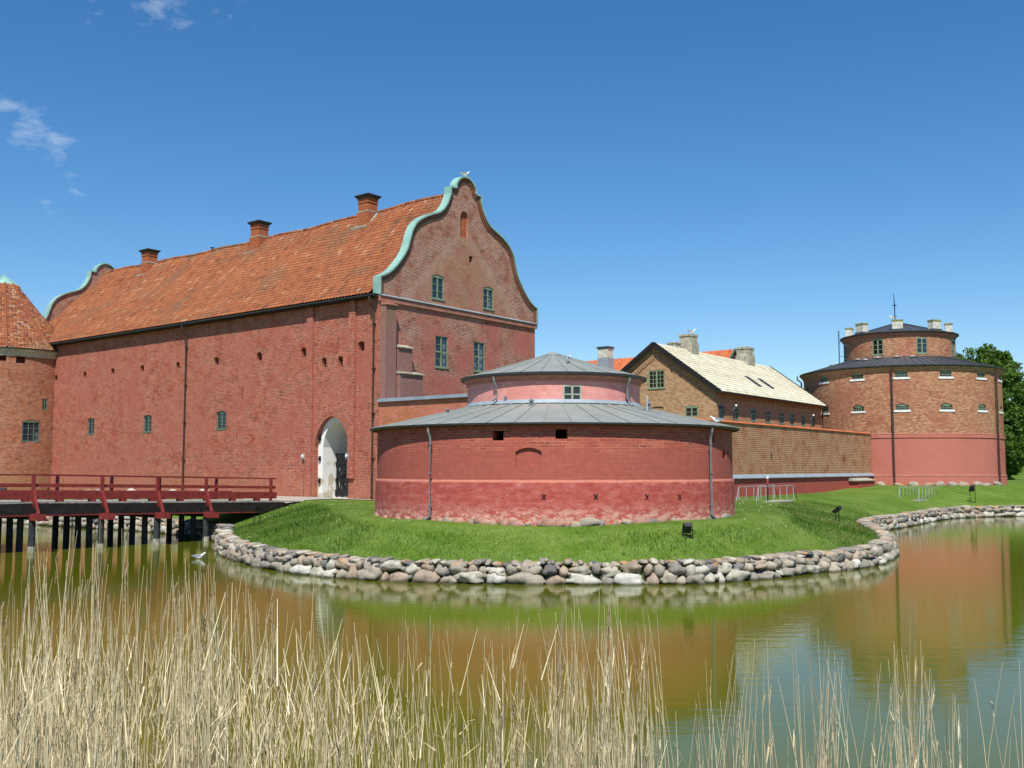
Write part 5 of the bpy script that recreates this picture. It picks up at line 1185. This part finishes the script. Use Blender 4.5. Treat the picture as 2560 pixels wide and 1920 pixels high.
# ------------------------------------------------------------------ trees and shrubs
def crown_leaves(blobs, n, size):
    V = []; F = []; R = []; tot = sum(b[3]*b[4]*b[5] for b in blobs)**1; nv = 0
    sub = []
    for (x, y, z, rx, ry, rz_) in blobs:   # every blob breaks up into clumps
        m_ = max(8, int(26*(rx*ry*rz_)**.5/3))
        for _ in range(m_):
            u = RNG.normal(size=3); u /= np.linalg.norm(u); r = RNG.uniform(.55, 1.05); sub.append((x+u[0]*rx*r, y+u[1]*ry*r, z+u[2]*rz_*r, RNG.uniform(.22, .42)*(rx+rz_)/2, rx, RNG.uniform(-.18, .18)))
    per = max(10, n//len(sub)); Vs = []; Rs = []
    for (x, y, z, r, _, tn) in sub:
        k = int(per*RNG.uniform(.6, 1.4)); u = RNG.normal(size=(k, 3)); u /= np.linalg.norm(u, axis=1)[:, None]; c = np.array([x, y, z])+u*(r*RNG.uniform(.3, 1.1, (k, 1)))*np.array([1, 1, .75])
        a = RNG.normal(size=(k, 3)); a /= np.linalg.norm(a, axis=1)[:, None]; b_ = np.cross(a, RNG.normal(size=(k, 3))); b_ /= np.linalg.norm(b_, axis=1)[:, None]; s_ = size*RNG.uniform(.6, 1.3, (k, 1))
        Vs.append(np.stack([c-a*s_, c-b_*s_*.55, c+a*s_, c+b_*s_*.55], 1).reshape(-1, 3)); Rs.append(np.clip(.45+tn+RNG.normal(0, .2, k), 0, 1))
    V = np.concatenate(Vs); R = np.concatenate(Rs); return V, np.arange(len(V)).reshape(-1, 4), R
def tree(name, label, cat, x, y, h, blobs, n, size, mat='leaf', group=None, tr=.4):
    z0 = tz1(x, y); t_ = thing(name, label, cat, (x, y, z0), group); b = MB()
    top = h*.72; pts = [Vector((x+.15*sin(k*1.3), y+.1*cos(k*1.7), z0-.3+(top+.3)*k/7)) for k in range(8)]; b.tube(pts, [tr*(1.25-.13*k-.01*k*k) if k else tr*1.5 for k in range(8)], 9)
    for bl_ in blobs:
        s_ = pts[min(6, max(2, int((bl_[2]-z0)/top*5)))]; e = Vector(bl_[:3]); m_ = s_.lerp(e, .5)+Vector((0, 0, .4)); b.tube([s_, m_, e], [tr*.42, tr*.28, tr*.08], 6)
    b.build('trunk', M['bark'], t_); V, F, R = crown_leaves(blobs, n, size); mesh_np('crown', V-np.array([x, y, z0]), F, R, M[mat], t_); return t_
def at(px, py, Y): p = PY(px, py, Y); return p
def blob(px, py, Y, rx, rz_, ry=None): p = at(px, py, Y); return (p.x, p.y, p.z, rx, ry or rx, rz_)
bls = [blob(2470, 905, 124, 2.9, 2.0), blob(2430, 925, 122, 2.4, 2.0), blob(2510, 935, 123, 2.0, 2.2), blob(2405, 905+40, 123, 1.6, 1.6), blob(2478, 985, 122, 3.6, 3.0), blob(2530, 1000, 123, 2.3, 2.4), blob(2500, 1060, 121, 3.0, 2.8), blob(2535, 1070, 121, 1.9, 2.5), blob(2500, 1120, 120, 2.6, 2.6),
       blob(2530, 1130, 120, 1.3, 1.7), blob(2515, 1165, 120, 1.4, 1.5), blob(2400, 1000, 125, 3, 3), blob(2420, 1080, 124, 3, 3)]
tree('broadleaf_tree', 'tall dark green tree rising beside the far round tower', 'tree', 57.0, 122, 16, bls, 42000, .22)
bls = [blob(2580, 960, 150, 2.6, 2.4), blob(2560, 1000, 150, 2.0, 2.2), blob(2590, 1040, 150, 2.8, 3.0), blob(2572, 1110, 150, 2.6, 2.6), blob(2600, 1160, 150, 2.8, 2.4), blob(2562, 1140, 149, 2.0, 2.0)]
tree('broadleaf_tree', 'second green tree at the right edge, partly behind the tall one', 'tree', 77, 151, 13, bls, 16000, .22)
def shrub(name, label, cat, p, r, h, n, mat='shrubleaf', size=.05):
    z0 = tz1(p.x, p.y); t_ = thing(name, label, cat, (p.x, p.y, z0)); b = MB()
    for k in range(6): a = 2*pi*k/6; b.tube([Vector((p.x, p.y, z0-.1)), Vector((p.x+r*.5*cos(a), p.y+r*.5*sin(a), z0+h*.7))], [.025, .01], 5)
    b.build('stem', M['bark'], t_); V, F, R = crown_leaves([(p.x, p.y, z0+h*.55, r, r, h*.5)], n, size); mesh_np('foliage', V-np.array([p.x, p.y, z0]), F, R, M[mat], t_)
shrub('shrub', 'light green shrub growing among stones under the bridge end', 'shrub', PY(496, 1310, 51.2), .75, 1.1, 2600)
shrub('shrub', 'small green shrub on the far stones left of the bridge end', 'shrub', PY(262, 1300, 60.2), .8, .8, 1500)

# ------------------------------------------------------------------ floodlights, lamps, small bridges, post
def floodlight(label, px, py, Y, s_=.2, az=0, tilt=.5):
    p = PY(px, py, Y); z0 = tz1(p.x, p.y); t_ = thing('floodlight', label, 'floodlight', (p.x, p.y, z0), 'black floodlights standing in the grass')
    zc = max(p.z, z0+.2); c = Vector((p.x, p.y, zc)); X = Vector((cos(az), sin(az), 0)); Yv = Vector((-sin(az), cos(az), 0)); N = (Yv*cos(tilt)+Vector((0, 0, sin(tilt)))); U = X.cross(N)*-1
    b = MB(); b.hexa([c-X*s_*.6-U*s_*.8-N*s_*.35, c+X*s_*.6-U*s_*.8-N*s_*.35, c+X*s_*.95-U*s_*1.15+N*s_*.35, c-X*s_*.95-U*s_*1.15+N*s_*.35, c-X*s_*.6+U*s_*.8-N*s_*.35, c+X*s_*.6+U*s_*.8-N*s_*.35, c+X*s_*.95+U*s_*1.15+N*s_*.35, c-X*s_*.95+U*s_*1.15+N*s_*.35])
    b.build('housing', M['black'], t_)
    b = MB(); b.box(c+N*s_*.37, X*s_*.8, U*s_*1.0, N*s_*.02); b.build('lens', M['glassdark'], t_)
    b = MB()
    for k in (-1, 1): b.bar(c+X*s_*k*.98, Vector((c.x+X.x*s_*k*.98, c.y+X.y*s_*k*.98, z0-.05)), .035, .02)
    b.bar(Vector((c.x, c.y, z0+.02))-X*s_, Vector((c.x, c.y, z0+.02))+X*s_, .05, .03); b.build('bracket', M['iron'], t_)
floodlight('black floodlight on the lawn in front of the bastion', 1719, 1322, 33.1, .17, .12, .55)
floodlight('dark floodlight tipped over on the bank beside the bridge end', 643, 1274, 46.5, .22, -.7, 1.1)
floodlight('small dark floodlight on the slope right of the bastion', 2093, 1275, 48, .2, .9, .9)
floodlight('small dark floodlight below the far round tower', 2431, 1222, 76, .22, .2, .4)
floodlight('dark floodlight seen through the bridge rail at the left edge', 5, 1233, 68, .3, .3, .3)
floodlight('small dark floodlight on the far lawn behind the bridge rail', 192, 1238, 61, .22, .3, .5)
for px, py, side in ((762, 1141, 'left'), (872, 1140, 'right')):
    u, z = LW(px, py); t_ = thing('gate_lamp', 'grey box lamp on the wall %s of the castle gate' % side, 'lamp', tuple(mpL(u, z, 0)), 'lamps beside the gate')
    b = MB(); mapbar(b, mpL, u-.15, u+.15, z-.17, z+.17, -.14, 0); b.build('housing', M['galv'], t_)
    b = MB(); c = mpL(u, z, -.16); b.tube([c, c+nL*.05, c+nL*.09], [.08, .09, .05], 10); b.build('lens', M['white'], t_)
    b = MB(); b.tube([mpL(u, z-.2, -.04), mpL(u, 1.9, -.04)], .02, 6); b.build('conduit', M['pipebrown'], t_)
def footbridge(label, p, d, L, w_, zd, hr, n):
    d = Vector(d).normalized(); s_ = Vector((-d.y, d.x, 0)); t_ = thing('footbridge', label, 'footbridge', (p.x, p.y, zd)); P_ = Vector((p.x, p.y, 0))
    b = MB(); b.box(P_+d*L/2+s_*w_/2+Vector((0, 0, zd-.03)), d*L/2, s_*(w_/2+.04), Vector((0, 0, .05))); b.build('deck', M['concrete'], t_)
    for k in (0, 1):
        q = P_+s_*w_*k; b = MB(); top = Vector((0, 0, zd+hr))
        b.tube([q+top, q+d*L+top+Vector((0, 0, .04))], .022, 6); b.tube([q+top, q-d*.75*hr*.6+Vector((0, 0, zd-.05))], .02, 6); b.build('handrail', M['galv'], t_)
        for j in range(n): a = q+d*L*j/(n-1); b = MB(); b.tube([a+Vector((0, 0, zd-.15)), a+Vector((0, 0, zd+hr))], .020, 6); b.build('rail_post', M['galv'], t_)
        b = MB(); b.tube([q+d*L+top, q+d*(L+.7)+Vector((0, 0, zd-.1))], .018, 6); b.build('stay', M['iron'], t_)
pf = PY(1897, 1264, 56); footbridge('galvanised railed footbridge between the bastion and the brown wall', pf, tuple(Cd), 5.0, 1.15, tz1(pf.x+1, pf.y+1)+.04, .84, 6)
pf = PY(2298, 1231, 74); footbridge('galvanised railed footbridge at the foot of the far round tower', pf, tuple(Cd), 4.2, 1.35, tz1(pf.x+1, pf.y+1)+.06, .9, 6)
p = PY(1920, 1262, 58.5); z0 = tz1(p.x, p.y); t_ = thing('marker_post', 'thin post with red and white top behind the nearer footbridge', 'post', (p.x, p.y, z0))
b = MB(); b.tube([Vector((p.x, p.y, z0-.1)), Vector((p.x, p.y, z0+.95))], .04, 8); b.build('pole', M['black'], t_)
b = MB(); b.tube([Vector((p.x, p.y, z0+.95)), Vector((p.x, p.y, z0+1.25))], .05, 8); b.build('red_band', M['redpaint'], t_)
b = MB(); b.tube([Vector((p.x, p.y, z0+1.25)), Vector((p.x, p.y, z0+1.42))], .065, 8); b.build('white_top', M['white'], t_)

# ------------------------------------------------------------------ gulls
def gull(label, p, az, s_=1.0, sit=False, dark=False):
    t_ = thing('crow' if dark else 'gull', label, 'crow' if dark else 'gull', tuple(p), None if dark else 'gulls'); p = Vector(p); D = Vector((cos(az), sin(az), 0)); S = Vector((-sin(az), cos(az), 0)); Z = Vector((0, 0, 1)); h = (.02 if sit else .11)*s_
    prof = [(-.20, .10, .008), (-.13, .095, .028), (-.06, .085, .055), (.02, .085, .068), (.09, .11, .058), (.13, .145, .040), (.155, .185, .036), (.185, .20, .034), (.205, .195, .018), (.212, .192, .004)]
    b = MB(); rings = []
    for (x, z, r) in prof: rings.append([p+D*x*s_+S*(r*s_*cos(2*pi*k/10))+Z*(h+(z-.03)*s_+r*s_*1.05*sin(2*pi*k/10)) for k in range(10)])
    for i in range(len(rings)-1):
        for k in range(10): b.face([rings[i][k], rings[i][(k+1) % 10], rings[i+1][(k+1) % 10], rings[i+1][k]])
    b.face(rings[0]); b.face(rings[-1]); b.build('body', M['iron' if dark else 'gull'], t_, True)
    for k in (-1, 1):
        b = MB(); q = [(.08, .07, .10), (.02, .075, .135), (-.10, .055, .125), (-.26, .015, .095), (-.12, .06, .075), (.0, .072, .07)]; b.face([p+D*x*s_+S*y*k*s_+Z*(h+z*s_) for x, y, z in q]); b.face([p+D*x*s_+S*(y*.8)*k*s_+Z*(h+z*s_-.004) for x, y, z in q][::-1]); b.build('wing', M['black' if dark else 'gullgrey'], t_)
        if not sit: b = MB(); b.tube([p+S*.025*k*s_+Z*(h+.03*s_), p+S*.025*k*s_+D*.01], .006*s_, 5); b.build('leg', M['beak'], t_)
    b = MB(); b.tube([p+D*.205*s_+Z*(h+.163*s_), p+D*.25*s_+Z*(h+.155*s_)], [.012*s_, .003*s_], 6); b.build('beak', M['beak'], t_)
pt = mpG(VC+.25, 21.5, .25); gull('white gull perched on top of the scrolled gable', pt, 0.6, 1.6)
def roofz2(r): return 6.97+(3.63-r)/3.63*1.09
p = PY(1421, 905, 38.6); r = sqrt((p.x-BC[0])**2+(p.y-BC[1])**2); gull('white gull standing on the upper zinc roof of the bastion', (p.x, p.y, roofz2(r)-.02), 1.2, 1.1)
p = onroof(1792, 6.95); gull('white gull standing at the right edge of the lower zinc roof', p, 2.9, 1.1)
p = PP(1729, 838, ridK, nK); gull('white gull standing on the chimney of the buff house', (p.x, p.y, p.z+.02), 0.1, 1.5)
th = -TH0+radians(-5.5); gull('white gull on the middle chimney of the far round tower', (TC[0]+4.15*sin(th), TC[1]-4.15*cos(th), zde+1.05), 3.0, 1.4)
p = PZ(497, 1397, 0); gull('white gull floating on the water beside the bridge', (p.x, p.y, -.01), .4, 1.2, True)
p = PP(531, 618, rid, nL); u = (p-rid).dot(Lv); c = mpL(u, 20.62+sag(u/UL)+.1, VC); gull('small dark crow perched on the orange castle ridge', c, 1.0, 1.0, dark=True)
